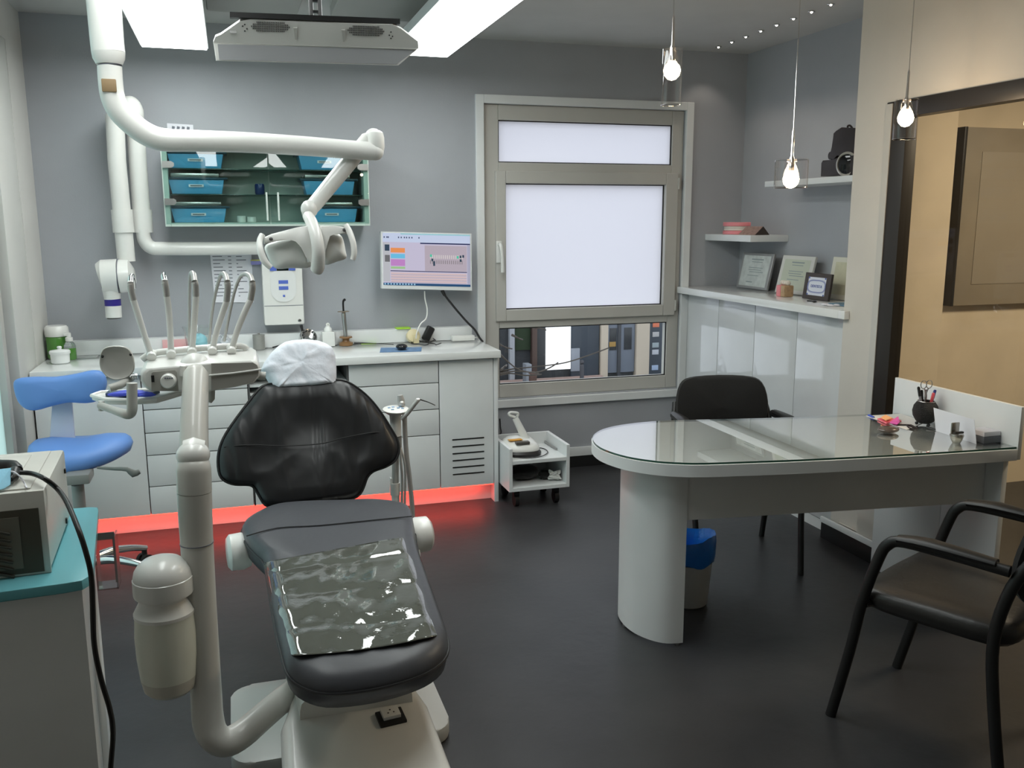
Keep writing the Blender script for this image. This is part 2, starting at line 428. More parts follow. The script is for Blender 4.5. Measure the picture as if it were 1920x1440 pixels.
bx('ledge', (-4, YS-.5, ZG), (sx(1122), YS-.22, ZG+.12), mat('pink_kerb', (.42, .3, .26), .8), fa)
a, b = PY(1023, 612, YS-.6), PY(1066, 690, YS-.6)
s = bx('lit_sign', (a.x, YS-.8, b.z), (b.x, YS-.6, a.z+.3), emit('sign_light', (.93, .94, 1), 1.6))
tag(s, 'glowing blank white panel standing in front of the dark shops outside', 'sign')
for px, rr, zt, lab, g in ((999, .13, .75, 'short rusty brown bollard outside at the kerb below the drainpipe', 0), (1091, .07, 1.05, 'slim dark round-topped bollard outside to the right of the lit white panel', 1)):
    p_ = PY(px, 700, YS-2.4)
    MBx = MB().lathe((p_.x, p_.y, ZG), [(rr, 0), (rr, zt*.82), (rr*.6, zt*.87), (rr*1.1, zt*.93), (rr*.7, zt), (0, zt)])
    tag(MBx.obj('bollard', mat('bollard_iron%d' % g, ((.12, .07, .055), (.07, .07, .08))[g], .6)), lab, 'bollard')
tag(bx('street_bin', (sx(967), YS-1.2, ZG), (sx(977), YS-.8, sz(674, 970)), mat('grey_bin', (.3, .32, .35), .6)), 'pale grey box standing beside the pale column outside', 'bin')
tree = thing('street_tree', (.9, 7.2, ZG), 'bare twigs of a street tree crossing the low clear window pane', 'tree'); YT = 7.2; TX = PY(880, 690, YT)
MB().tube([(TX.x-.5, YT, ZG), (TX.x-.5, YT, -1.2), (TX.x-.42, YT, .2)], [.11, .09, .05], 12, smooth=4).obj('trunk', mat('wet_bark', (.08, .065, .05), .6), tree)
br = MB()
for zz in (0, .08, -.1): br.tube([(TX.x-.43, YT, .1+zz), PY(905, 690+zz*200, YT), PY(930, 700+zz*300, YT)], [.02, .014, .010], 6, smooth=3)
for pts in ([(925, 700), (960, 692), (1010, 687), (1060, 680), (1110, 664), (1142, 652)], [(930, 656), (950, 676), (975, 694), (1010, 700)], [(930, 702), (965, 696), (1005, 698), (1030, 690), (1046, 680)],
            [(928, 640), (945, 650), (960, 654)], [(960, 628), (972, 634), (980, 637)], [(940, 693), (950, 684), (948, 688)], [(925, 706), (955, 700), (985, 704), (1015, 702)], [(1000, 614), (1015, 616), (1024, 619)]):
    br.tube([PY(x, y, YT+random.uniform(-.1, .1)) for x, y in pts], [.012]+[.006]*(len(pts)-1), 6, smooth=3)
br.obj('branches', mat('wet_bark', (.08, .065, .05), .6), tree)
# ================================================================== BASE CABINETS along the back wall
YC = 4.79
G = .0025
def front(name, x0, x1, z0, z1, par, slots=False):
    return MB().box((x0+G, YC, z0+G), (x1-G, YC+.018, z1-G), .0015).obj(name, M_white, par)
def carcass(x0, x1, par):
    MB().box((x0, YC+.02, .107), (x1, 5.33, .842)).obj('carcass', mat('carcass_grey', (.10, .10, .10), .6), par, smooth=False)
c1 = thing('base_cabinet', (-.72, 5.05, .107), 'white base cabinet with one plain door behind the blue stool', 'cabinet', 'white base cabinets under the worktop')
carcass(-.965, -.473, c1); front('door', -.965, -.473, .107, .84, c1)
c2 = thing('drawer_cabinet', (-.22, 5.05, .107), 'white cabinet with six shallow drawers left of the dental chair', 'cabinet', 'white base cabinets under the worktop')
carcass(-.472, .04, c2)
for a, b in ((.745, .84), (.66, .745), (.54, .66), (.423, .54), (.257, .423), (.107, .257)): front('drawer', -.473, .04, a, b, c2)
c3 = thing('base_cabinet', (.3, 5.05, .107), 'white cabinet with a dark open bay at its top, behind the chair back', 'cabinet', 'white base cabinets under the worktop')
cb = MB(); cb.box((.041, 4.79, .107), (.049, 5.33, .842)).box((.552, 4.79, .107), (.56, 5.33, .842)).box((.049, 5.32, .107), (.552, 5.33, .842)).box((.049, YC+.02, .107), (.552, 5.32, .62))
cb.obj('carcass', mat('carcass_grey', (.10, .10, .10), .6), c3, smooth=False)
MB().box((.05, YC+.01, .745), (.551, 5.25, .758), .001).obj('shelf', M_white, c3)
MB().box((.05, YC+.01, .70), (.551, 5.25, .712), .001).obj('shelf', M_white, c3)
front('door', .04, .30, .107, .63, c3); front('door', .30, .56, .107, .63, c3)
c4 = thing('drawer_cabinet', (.81, 5.05, .107), 'white cabinet with three drawers and a deep bottom drawer right of the chair', 'cabinet', 'white base cabinets under the worktop')
carcass(.561, 1.055, c4)
for a, b in ((.717, .84), (.568, .717), (.422, .568), (.107, .422)): front('drawer', .56, 1.055, a, b, c4)
c5 = thing('base_cabinet', (1.21, 5.05, .107), 'white cabinet with a tall door and six vent slots at the right end', 'cabinet', 'white base cabinets under the worktop')
carcass(1.056, 1.368, c5)
dr5 = front('door', 1.055, 1.370, .107, .84, c5)
for i in range(6):
    z = .386-i*.0405; MB().box((1.126, YC-.002, z-.004), (1.312, YC+.0005, z+.004), .0015).obj('vent_slot', M_black, c5)
MB().box((1.371, YC, 0), (1.396, 5.335, .842), .0015).obj('end_panel', M_white, c5)
kp = MB().box((-.965, 4.865, .0005), (1.3705, 4.875, .1065)).obj('plinth_board', M_white)
tag(kp, 'white plinth board recessed under the cabinets, lit red from above', 'plinth')
ls = MB().box((-.95, 4.80, .1025), (1.365, 4.812, .1065)).obj('light_strip', emit('red_led', (1, .05, .03), 5))
tag(ls, 'thin red glowing light strip under the front edge of the base cabinets', 'light strip')
wt = MB().box((-.965, 4.755, .8455), (1.404, 5.3445, .8855), .003).obj('worktop', M_top)
tag(wt, 'long white worktop across the base cabinets along the grey wall', 'worktop')
up = MB().box((-.965, 5.275, .8865), (1.374, 5.345, .965), .002).obj('upstand', M_white)
tag(up, 'low white upstand ledge running along the back of the worktop', 'upstand')

# ------------------------------------------------------------------ glass wall cabinet
zt_, zb_ = 2.003, 1.572; cx0, cx1 = -.325, .748
wc = thing('wall_cabinet', ((cx0+cx1)/2, 5.2, zb_), 'white wall cabinet with two greenish glass doors holding blue trays', 'cabinet')
MB().box((cx0, 5.10, zb_), (cx0+.03, 5.345, zt_)).box((cx1-.03, 5.10, zb_), (cx1, 5.345, zt_)).box((cx0+.03, 5.10, zb_), (cx1-.03, 5.345, zb_+.02)).box((cx0+.03, 5.10, zt_-.02), (cx1-.03, 5.345, zt_)).box((cx0+.03, 5.33, zb_+.02), (cx1-.03, 5.345, zt_-.02)).obj('case', mat('greenish_white_laminate', (.55, .62, .57), .35), wc, bevel=.002)
SH = [1.735, 1.868]
for z in SH: bx('glass_shelf', (cx0+.032, 5.135, z), (cx1-.032, 5.328, z+.006), mat('glass_shelf_edge', (.05, .12, .10), .1, trans=.6), wc)
for x0, x1 in ((cx0+.006, .209), (.213, cx1-.006)):
    dd = bx('glass_door', (x0, 5.094, zb_+.012), (x1, 5.0995, zt_-.004), M_dglass, wc)
for x in (.195, .255): MB().cyl((x, 5.087, zb_+.03), (x, 5.087, zb_+.18), .005, n=8).obj('door_handle', mat('pale_handle', (.6, .66, .62), .4), wc)
for x, s in ((cx0+.035, 1), (cx1-.035, -1)):
    for z in (1.70, 1.89): MB().prism([(x-s*.03, 5.083, z-.017), (x+s*.015, 5.083, z-.017), (x+s*.028, 5.083, z-.008), (x+s*.028, 5.083, z+.008), (x+s*.015, 5.083, z+.017), (x-s*.03, 5.083, z+.017)], (0, .011, 0)).obj('hinge', M_steel, wc)
M_tray = mat('blue_tray_plastic', (.10, .36, .62), .4)
tr = [(-.155, SH[1]+.007, 'top left', -.01), (-.158, SH[0]+.007, 'middle left', 0), (-.155, zb_+.021, 'bottom left', 0), (.515, SH[1]+.007, 'top right', 0), (.535, SH[0]+.007, 'middle right', 0), (.545, zb_+.021, 'bottom right', 0)]
first = None
for x, z, nm, _ in tr:
    lab = 'blue instrument tray with a steel lid on the %s shelf of the glass cabinet' % nm
    if first is None:
        t = thing('instrument_tray', (x, 5.22, z), lab, 'tray', 'blue trays in the glass wall cabinet'); first = t
        MB().prism([(x-.125, 5.145, z), (x+.125, 5.145, z), (x+.14, 5.14, z+.075), (x-.14, 5.14, z+.075)], (0, .16, 0), bev=.006).obj('tray_body', M_tray, t)
        bx('rim', (x-.158, 5.135, z+.076), (x+.158, 5.315, z+.086), mat('dark_tray_rim', (.02, .06, .09), .3), t)
        bx('lid', (x-.13, 5.145, z+.0865), (x+.115, 5.31, z+.108), M_steel, t, bev=.006)
        bx('label', (x-.04, 5.138, z+.036), (x+.035, 5.141, z+.05), M_paper, t, bev=0)
        bx('lettering', (x-.032, 5.1372, z+.040), (x+.027, 5.1379, z+.046), M_ink, t, bev=0)
    else: clone(first, (x, 5.22, z), label=lab)
tag(MB().lathe((.165, 5.2, SH[0]+.0065), [(.022, 0), (.026, .008), (.026, .05), (.022, .058), (0, .058)]).obj('blue_jar', mat('dark_blue_glass', (.01, .03, .12), .2)), 'small dark blue jar in the middle of the glass cabinet', 'jar')
for i, (x, h) in enumerate(((.06, .035), (.115, .03))): 
    tag(MB().lathe((x, 5.2, zb_+.0205), [(.02, 0), (.024, .004), (.024, h), (0, h)]).obj('white_pot', M_plastic), ('taller', 'shorter')[i]+' white pot on the bottom shelf beside the bottom left blue tray', 'pot')

# ------------------------------------------------------------------ paper notices
def sheet(name, c1, c2, c3_, c4_, y, lab, rows, m=M_paper):
    a, b, c, d = [PY(q[0], q[1], y) for q in (c1, c2, c3_, c4_)]
    t = thing(name, (a+b+c+d)/4, lab, 'notice')
    MB().prism([a, b, c, d], (0, .0012, 0)).obj('sheet', m, t, smooth=False)
    return t, (a, b, c, d)
nt_, (a, b, c, d) = sheet('paper_notice', (393, 468), (471, 468), (476, 567), (403, 567), 5.345, 'white typed list taped to the grey wall behind the instrument hoses', 12)
for i in range(13):
    u = .06+i*.068
    p0 = a.lerp(d, u); p1 = b.lerp(c, u)
    for f0, f1 in ((.05, .22+.06*(i % 3)), (.42, .5), (.62, .66+.2*((i*7) % 3)/2)):
        q0, q1 = p0.lerp(p1, f0), p0.lerp(p1, f1)
        MB().box((q0.x, 5.3442, q0.z-.0022), (q1.x, 5.345, q0.z+.0022)).obj('text_line', M_ink, nt_, smooth=False)
n2, (a, b, c, d) = sheet('safety_notice', (313, 231), (362, 234), (364, 262), (315, 262), 5.345, 'white card with two rows of dark symbols above the glass wall cabinet', 2)
for rz in (.3, .95):
    for i in range(4):
        q = a.lerp(b, .22+.19*i).lerp(d.lerp(c, .22+.19*i), rz); MB().prism([(q.x-.008, 5.3435, q.z-.009), (q.x+.006, 5.3435, q.z-.013), (q.x+.01, 5.3435, q.z+.01), (q.x-.004, 5.3435, q.z+.013)], (0, .001, 0)).obj('symbol', M_ink, n2, smooth=False)
# ------------------------------------------------------------------ x-ray generator box and strip
pb = thing('control_box', (.262, 5.29, 1.03), 'white wall-mounted x-ray control box with blue buttons above the worktop', 'control box')
bx('box', (.154, 5.235, 1.018), (.376, 5.345, 1.372), M_plastic, pb, bev=.012)
MB().prism([(p[0], 5.2305, p[1]) for p in rrect(.268, 1.245, .14, .19, .065)], (0, .006, 0)).obj('front_plate', mat('box_plate', (.74, .75, .74), .3), pb)
bx('seam', (.158, 5.2335, 1.127), (.372, 5.2345, 1.130), M_ink, pb, bev=0)
bx('display', (.235, 5.2285, 1.325), (.30, 5.2315, 1.355), mat('display_dark', (.01, .015, .015), .15), pb)
M_bb = mat('blue_button', (.10, .16, .55), .4)
bx('button', (.198, 5.228, 1.325), (.234, 5.232, 1.355), M_bb, pb, bev=.005); bx('button', (.301, 5.228, 1.325), (.337, 5.232, 1.355), M_bb, pb, bev=.005)
for x, z, w2 in ((.268, 1.262, .052), (.268, 1.228, .052)): bx('button', (x-w2/2, 5.228, z-.010), (x+w2/2, 5.2305, z+.010), M_bb, pb, bev=.004)
bx('button', (.262, 5.228, 1.178), (.274, 5.2305, 1.190), M_bb, pb, bev=.004)
MB().lathe((.348, 5.2345, 1.04), [(.010, 0), (.010, .003), (.006, .004), (0, .004)], axis=(0, -1, 0)).obj('lock', M_chrome, pb)
t = thing('marker_strip', PY(478, 490, 5.33), 'small yellow and violet striped strip beside the x-ray control box', 'strip')
a = PY(470, 487, 5.33)
bx('strip', (a.x, 5.32, a.z-.028), (a.x+.07, 5.345, a.z), mat('violet_strip', (.25, .25, .55), .5), t)
bx('band', (a.x, 5.318, a.z-.006), (a.x+.07, 5.3195, a.z), mat('yellow_band', (.65, .65, .12), .5), t)

# ------------------------------------------------------------------ wall-mounted x-ray arm
xr = thing('xray_unit', (-.5, 5.25, 1.08), 'white wall-mounted dental x-ray head hanging from a long folded arm', 'x-ray machine')
YX = 5.22
def q(px, py, y=YX): return PY(px, py, y)
MB().tube([q(215, 215, 5.16), q(219, 300, 5.16), (q(228, 395, 5.16))], .045, 20).tube([q(228, 393, 5.16), q(232, 436, 5.16)], .053, 20).tube([q(232, 436, 5.16), q(237, 490, 5.16)], .045, 20).obj('arm_tube', M_plastic, xr)
MB().tube([q(252, 205, 5.24), q(258, 300, 5.24), q(265, 395, 5.24)], .045, 20).tube([q(265, 393, 5.24), q(268, 436, 5.24)], .053, 20).obj('arm_tube', M_plastic, xr)
MB().sphere(q(245, 212, 5.19), .064, (1, .9, 1.35)).sphere(q(222, 220, 5.16), .055, (1, 1, 1.1)).obj('elbow_joint', M_plastic, xr)
MB().tube([q(268, 430, YX), q(271, 450, YX), q(284, 464, YX), q(310, 466, YX), q(400, 466, YX), q(493, 465, YX)], .036, 18, smooth=4).obj('wall_pipe', M_plastic, xr)
hd = MB()
a, b = q(190, 515, 5.12), q(222, 520, 5.12)
hd.tube([q(188, 520, 5.10), q(192, 519, 5.10), q(222, 518, 5.10)], [.074, .088, .09], 24).tube([q(224, 518, 5.10), q(244, 517, 5.10), q(253, 516, 5.1)], [.088, .082, .04], 24)
hd.obj('tube_head', M_plastic, xr, angle=30)
MB().tube([q(222, 518, 5.10), q(223.5, 518, 5.10)], .0905, 24).obj('head_seam', M_ink, xr)
MB().tube([q(208, 540, 5.09), q(211, 561, 5.09)], [.045, .040], 24).obj('cone_neck', M_plastic, xr)
MB().tube([q(211, 561, 5.09), q(212, 573, 5.09)], .0402, 24).obj('purple_band', mat('violet_band', (.03, .02, .22), .4), xr)
MB().tube([q(212, 573, 5.09), q(213.5, 595, 5.09)], .040, 24).obj('cone', M_plastic, xr)
MB().tube([q(213.5, 595, 5.09), q(213.7, 597, 5.09)], .034, 24).obj('cone_mouth', M_black, xr)

# ------------------------------------------------------------------ monitor on the wall
mo = thing('monitor', (1.09, 5.25, 1.2), 'wall-mounted computer monitor with white frame showing a tooth chart', 'monitor')
A, B, C, D = PY(714, 434, 5.18), PY(884, 438, 5.22), PY(885, 545, 5.22), PY(716, 541, 5.18)
def mp(u, v, off=0):
    p = A.lerp(B, u).lerp(D.lerp(C, u), v); return p + MN*off
MN = (B-A).cross(D-A).normalized()
if MN.y > 0: MN = -MN
def mq(name, u0, v0, u1, v1, off, m, th=.0015, par=None):
    return MB().prism([mp(u0, v0, off), mp(u1, v0, off), mp(u1, v1, off), mp(u0, v1, off)], -MN*th).obj(name, m, par or mo, smooth=False)
mq('housing', 0, 0, 1, 1, 0, M_white, .03)
MB().box((1.0, 5.23, 1.3), (1.17, 5.345, 1.44), .005).obj('wall_bracket', M_black, mo)
def scr(n, c, s=.85): return emit('screen_'+n, c, s)
sc = mq('screen', .018, .022, .982, .935, .0012, scr('lilac', (.62, .58, .74)), .001)
def pat(n, u0, v0, u1, v1, m, off=.0018):   # screen coordinates 0..1
    a_, b_, c_, d_ = .018+u0*.964, .022+v0*.913, .018+u1*.964, .022+v1*.913
    return MB().prism([mp(a_, b_, off), mp(c_, b_, off), mp(c_, d_, off), mp(a_, d_, off)], -MN*.0004).obj(n, m, sc, smooth=False)
pat('toolbar', 0, 0, 1, .17, scr('pale', (.62, .70, .90)))
pat('top_line', .2, 0, 1, .025, scr('cyan', (.35, .65, .72)), .0022)
pat('window_bar', .42, .172, 1, .195, scr('navy', (.02, .03, .10)))
pat('side_column', 0, .18, .075, .93, scr('greyl', (.55, .56, .60)))
pat('thumbnail', .02, .22, .072, .34, scr('dark', (.05, .08, .12)), .0022)
pat('thumbnail', .02, .42, .075, .55, scr('mid', (.18, .18, .19)), .0022)
pat('chart_panel', .47, .22, .96, .71, scr('mauve', (.52, .45, .52)))
pat('orange_field', .085, .28, .245, .37, scr('orange', (.90, .33, .12)), .0022)
pat('cyan_field', .085, .395, .245, .48, scr('sky', (.18, .58, .85)), .0022)
pat('violet_field', .085, .50, .245, .625, scr('violet', (.58, .27, .62)), .0022)
pat('green_field', .085, .64, .245, .68, scr('green', (.38, .62, .30)), .0022)
pat('rule', .08, .715, .96, .73, scr('navy', (.02, .03, .10)), .0022)
for i in range(4): pat('table_row', .085, .75+i*.05, .955, .785+i*.05, scr('rose', (.72, .56, .58)), .0020)
for i in range(4): pat('table_rule', .085, .787+i*.05, .955, .792+i*.05, scr('greyd', (.3, .28, .32)), .0022)
pat('taskbar', 0, .955, 1, 1, scr('taskblue', (.03, .09, .20)))
for i in range(11): pat('task_icon', .01+i*.033, .962, .028+i*.033, .99, scr('ice', (.35, .6, .8)), .0022)
for u in (.01, .04, .055, .17, .20, .235, .26, .29, .32, .40): pat('toolbar_icon', u, .065, u+.013, .095, scr('slate', (.08, .10, .18)), .0022)
for i in range(16):
    u = .53+i*.0245
    pat('tooth', u, .40, u+.012, .47, scr('toothpale', (.72, .66, .66)), .0022)
    pat('tooth', u, .50, u+.009, .57, scr('toothgrey', (.28, .25, .27)), .0022)
for u, v, cc in ((.53, .39, 'mint'), (.84, .41, 'mint'), (.545, .47, 'dark'), (.875, .40, 'dark'), (.905, .39, 'dark'), (.875, .47, 'dark'), (.565, .52, 'dark')):
    pat('tooth_mark', u, v, u+.022, v+(.05 if u != .565 else .09), scr(cc, (.10, .62, .42) if cc == 'mint' else (.05, .08, .12)), .0025)
pat('scroll_bar', .965, .20, 1, .95, scr('lilacd', (.45, .45, .58)), .002)
t = MB().tube([PY(796, 546, 5.23), PY(797, 560, 5.23), PY(801, 580, 5.23), PY(799, 597, 5.22), PY(789, 607, 5.21), PY(782, 622, 5.18), PY(780, 634, 5.10)], .004, 8, smooth=5).obj('white_cable', M_plastic)
tag(t, 'thin white cable hanging from the monitor to the cream plug', 'cable')
t = thing('black_cable', PY(880, 620, 5.25), 'black power cable running from the monitor down to the worktop end', 'cable')
MB().tube([PY(831, 547, 5.22), PY(836, 556, 5.22), PY(855, 580, 5.24), PY(875, 603, 5.24), PY(890, 618, 5.235), PY(899, 633, 5.22), PY(905, 640.5, 5.19)], .0065, 8, smooth=5).obj('cord', M_black, t)
MB().tube([PY(829, 544, 5.22), PY(834, 554, 5.22)], [.012, .009], 8).obj('plug', M_black, t)

# ================================================================== THINGS ON THE WORKTOP
ZW = .8865
def wz(px, py):
    p = PZ(px, py, ZW); return p
def wc_(px, py, r):
    p = PZ(px, py, ZW); k_ = min(p.y, 5.272-r)/p.y; return V((p.x*k_, p.y*k_, ZW))
GRN = mat('green_liquid', (.07, .22, .035), .15, coat=.5)
p = wz(116, 668); p.y = min(p.y, 5.2)
t = thing('green_jar', p, 'tall green jar with a white screw lid at the left end of the worktop', 'jar')
k = .9
MB().lathe(p, [(.048, 0), (.055, .01), (.055, .115), (.052, .12), (0, .12)]).obj('jar_body', GRN, t)
MB().lathe(p+V((0, 0, .1205)), [(.057, 0), (.059, .012), (.057, .045), (.048, .055), (0, .056)]).obj('lid', M_plastic, t)
p = wz(133, 674)
t = thing('pump_bottle', p, 'small green soap bottle with a white pump beside the white jar', 'bottle')
MB().lathe(p, [(.026, 0), (.030, .006), (.030, .06), (.029, .062)]).obj('liquid', GRN, t)
MB().lathe(p+V((0, 0, .0625)), [(.030, 0), (.030, .008), (.022, .026), (.012, .034), (0, .034)]).obj('bottle_neck', mat('clear_plastic', (.7, .75, .75), .05, trans=.8), t)
MB().lathe(p+V((0, 0, .097)), [(.018, 0), (.018, .02), (.011, .022), (.011, .04), (0, .04)]).box(p+V((-.022, -.008, .125)), p+V((.01, .008, .142)), .004).obj('pump', M_plastic, t)
p = wz(114, 681)
t = thing('round_jar', p, 'white round lidded porcelain jar in front of the green jar', 'jar')
MB().lathe(p, [(.038, 0), (.044, .006), (.046, .05), (.0, .05)]).obj('jar_body', M_top, t)
MB().lathe(p+V((0, 0, .0505)), [(.050, 0), (.050, .012), (.044, .018), (.010, .022), (.009, .026), (.013, .032), (.008, .038), (0, .038)]).obj('lid', M_top, t)
p = wz(140, 672); tag(MB().box((p.x-.01, p.y-.05, ZW), (p.x+.11, p.y+.06, ZW+.004), .001).obj('glass_slab', M_glass), 'clear glass slab lying under the green pump bottle', 'glass slab')
# things seen between the instrument hoses
p = wc_(322, 655, .06); t = thing('pink_tray', p, 'pink plastic tray behind the instrument hoses', 'tray')
bx('tray', (p.x-.05, p.y-.04, ZW), (p.x+.06, p.y+.05, ZW+.012), mat('pink_plastic', (.8, .12, .22), .4), t)
bx('back', (p.x-.05, 5.262, ZW), (p.x+.08, 5.273, ZW+.07), mat('pale_pink_plastic', (.78, .48, .48), .4), t)
p = wc_(372, 652, .083); t = thing('clear_beaker', p, 'clear plastic beaker with a crumpled blue bag inside', 'beaker')
MB().lathe(p, [(.055, 0), (.058, .004), (.072, .13), (.08, .145), (.078, .147), (.070, .131), (.056, .008), (0, .008)]).obj('beaker', M_glass, t)
rb = MB().sphere(p+V((.005, 0, .055)), .045, (1, .9, 1.15))
for v in rb.bm.verts: v.co += V((random.uniform(-1, 1), random.uniform(-1, 1), random.uniform(-1, 1)))*.004
rb.obj('blue_bag', mat('pale_blue_film', (.25, .55, .65), .3), t)
p = wc_(420, 650, .05)
rb = MB().sphere(p+V((0, 0, .045)), .04, (1, .8, 1.1))
for v in rb.bm.verts: v.co += V((random.uniform(-1, 1), random.uniform(-1, 1), random.uniform(-1, 1)))*.007
tag(rb.obj('crumpled_bag', mat('clear_film', (.75, .78, .82), .15, trans=.4)), 'crumpled clear plastic bag left of the grey metal can', 'bag')
p = wc_(486, 653, .036); t = thing('metal_can', p, 'small grey metal can with a notched lid on the worktop', 'can')
MB().lathe(p, [(.031, 0), (.033, .003), (.033, .075), (.034, .078), (.033, .082), (0, .082)]).obj('can_body', mat('grey_metal_can', (.32, .32, .30), .4, metal=.5), t)
bx('lid_tab', p+V((-.006, -.004, .082)), p+V((.008, .004, .093)), M_steel, t)
p = wz(528, 652)
tag(MB().tube([p+V((-.05, 0, .004)), p+V((.0, .02, .012)), p+V((.06, .05, .018))], .004, 8).obj('probe', M_black), 'thin black instrument lying behind the white headrest cover', 'instrument')
# chrome bur holder
p = wc_(577, 645, .053); t = thing('bur_holder', p, 'round chrome bur holder tilted upwards behind the headrest', 'bur holder')
ax = V((.25, -.75, .55)).normalized()
MB().lathe(p, [(.036, 0), (.042, .004), (.042, .018), (.028, .03), (0, .03)]).obj('base', M_black, t)
MB().lathe(p+V((0, 0, .05)), [(.044, -.035), (.05, 0), (.048, .03), (.044, .036), (.030, .030), (0, .028)], axis=ax).obj('bowl', M_chrome, t)
hb = MB()
qq = V((0, 0, 1)).rotation_difference(ax)
for i in range(12):
    an = 2*math.pi*i/12; c_ = p+V((0, 0, .05))+qq @ V((.034*math.cos(an), .034*math.sin(an), .034))
    MB().cyl(c_, c_+ax*.006, .0055, n=10).obj('bur_hole', M_black, t)
MB().tube([p+V((-.02, .03, .06)), p+V((-.025, .03, .10)), p+V((-.03, .025, .125))], [.006, .007, .009], 8).obj('knob', M_black, t)
# white dispenser
p = wc_(616, 648, .032); t = thing('cotton_dispenser', p, 'small white translucent dispenser with a round spout between holder and curing light', 'dispenser')
M_tw = mat('translucent_white', (.75, .76, .74), .2, coat=.3)
bx('body', (p.x-.036, p.y-.03, ZW), (p.x+.036, p.y+.03, ZW+.085), M_tw, t, bev=.006)
MB().lathe(p+V((0, 0, .085)), [(.024, 0), (.022, .018), (.014, .026), (.012, .032), (0, .032)]).obj('cap', M_tw, t)
MB().lathe(p+V((0, -.006, .125)), [(.011, -.005), (.011, .005), (.004, .006), (0, .0)], axis=(0, -1, 0)).obj('spout', M_plastic, t)
# curing light on brown base
p = wc_(649, 647, .042); t = thing('curing_light', p, 'silver dental curing light standing in a brown spool-shaped charger', 'curing light')
MB().lathe(p, [(.036, 0), (.040, .003), (.040, .018), (.022, .024), (.018, .034), (.022, .042), (.038, .046), (.036, .053), (0, .053)]).obj('charger_base', mat('brown_plastic', (.24, .13, .055), .35), t)
MB().tube([p+V((0, 0, .053)), p+V((-.004, 0, .12)), p+V((-.008, 0, .185)), p+V((-.008, 0, .20))], [.012, .0125, .013, .007], 14).obj('handpiece', M_steel, t)
MB().lathe(p+V((-.008, 0, .197)), [(.034, 0), (.034, .002), (0, .002)]).obj('shield_disc', mat('amber_disc', (.2, .14, .08), .3), t)
MB().tube([p+V((-.008, 0, .20)), p+V((-.009, 0, .245)), p+V((-.006, -.008, .262)), p+V((.0, -.016, .268))], [.0055, .0055, .0065, .0075], 10, smooth=3).obj('light_guide', M_black, t)
# long low things
p = wz(760, 616); a = PY(757, 617, 5.25)
tag(MB().box((a.x-.04, 5.265, .9655), (a.x+.045, 5.335, .972)).obj('lime_card', mat('lime_plastic', (.42, .75, .05), .4)), 'lime green card lying on the upstand below the monitor', 'card')
WL['x'] = V()
p = wz(690, 645); tag(MB().box((p.x-.04, p.y-.01, ZW), (p.x+.05, p.y+.02, ZW+.002)).obj('lime_note', mat('pale_lime', (.45, .7, .15), .5)), 'small pale lime paper slip under the black cable on the worktop', 'paper slip')
a, b, c, d = wz(712, 661), wz(790, 659), wz(791, 651), wz(714, 652)
tag(MB().prism([a, b, c, d], (0, 0, .0012)).obj('blue_leaflet', mat('blue_leaflet', (.13, .24, .42), .5, mottle=.3, mscale=30), smooth=False), 'flat blue leaflet lying under the black mouse', 'leaflet')
p = wz(753, 656); p.z += .0018
t = thing('computer_mouse', p, 'small glossy black mouse resting on the blue leaflet', 'mouse')
MB().sphere(p+V((0, 0, .017)), .033, (1, 1.25, .52)).obj('mouse_body', mat('glossy_black', (.008, .008, .008), .12, coat=.5), t)
MB().sphere(p+V((0, -.036, .019)), .004).obj('mouse_emblem', M_steel, t)
t = MB().tube([wz(738, 647)+V((0, 0, .003)), wz(720, 646)+V((0, 0, .004)), wz(700, 645)+V((0, .0, .004)), wz(680, 645)+V((0, 0, .006)), wz(664, 645.5)+V((0, 0, .008))], [.0022, .0022, .0022, .004, .006], 6, smooth=4).obj('charging_cable', M_black)
tag(t, 'thin black cord from the brown charger base towards the mouse', 'cord')
p = wc_(775, 642, .05); t = thing('cream_plug', p, 'cream coloured round plug adapter propped against the upstand', 'plug')
MB().lathe(p+V((0, .01, .038)), [(.0, -.02), (.035, -.02), (.040, -.01), (.040, .018), (.030, .024), (0, .024)], axis=(.1, -.8, .35)).obj('plug_body', mat('cream_plastic', (.66, .58, .36), .4), t)
bx('plug_tail', p+V((-.005, -.035, 0)), p+V((.03, -.005, .05)), mat('cream_plastic', (.66, .58, .36), .4), t, bev=.006)
p = wc_(803, 638, .035); t = thing('power_adapter', p, 'black plug-in adapter leaning against the cream plug with looped cord', 'adapter')
mt = Matrix.Translation(p+V((0, 0, .05))) @ Matrix.Rotation(R(28), 4, 'Y')
MB().box((-.024, -.02, -.045), (.024, .02, .045), .012, 3, mt).obj('adapter_body', M_black, t)
MB().tube([p+V((.03, 0, .02)), p+V((.04, -.02, .01)), wz(812, 640)+V((0, 0, .006)), wz(800, 648)+V((0, 0, .005)), wz(785, 647)+V((0, 0, .005)), wz(771, 645)+V((0, 0, .004)), wz(778, 639)+V((0, -.03, .012)), wz(790, 642)+V((0, 0, .005)), wz(802, 644)+V((0, 0, .005)), wz(815, 646)+V((0, 0, .005)), wz(818, 648)+V((0, 0, .005)), wz(827, 645)+V((0, 0, .005))], .0028, 6, smooth=5).obj('adapter_cord', M_black, t)
p = wz(830, 636); cc = MB()
for i in range(4): 
    o_ = V((random.uniform(-.02, .03), 0, 0)); cc.tube([p+o_+V((.025*math.cos(k_*.7+i), -.01+.012*math.sin(k_*.9), .02+.018*math.sin(k_*.7+i))) for k_ in range(10)], .002, 6, smooth=3)
tag(cc.obj('clear_tubing', mat('clear_tube', (.6, .63, .63), .15)), 'coil of thin clear tubing beside the black adapter', 'tubing')
a = wz(850, 639); b = wz(877, 634); a.y = b.y = 5.215
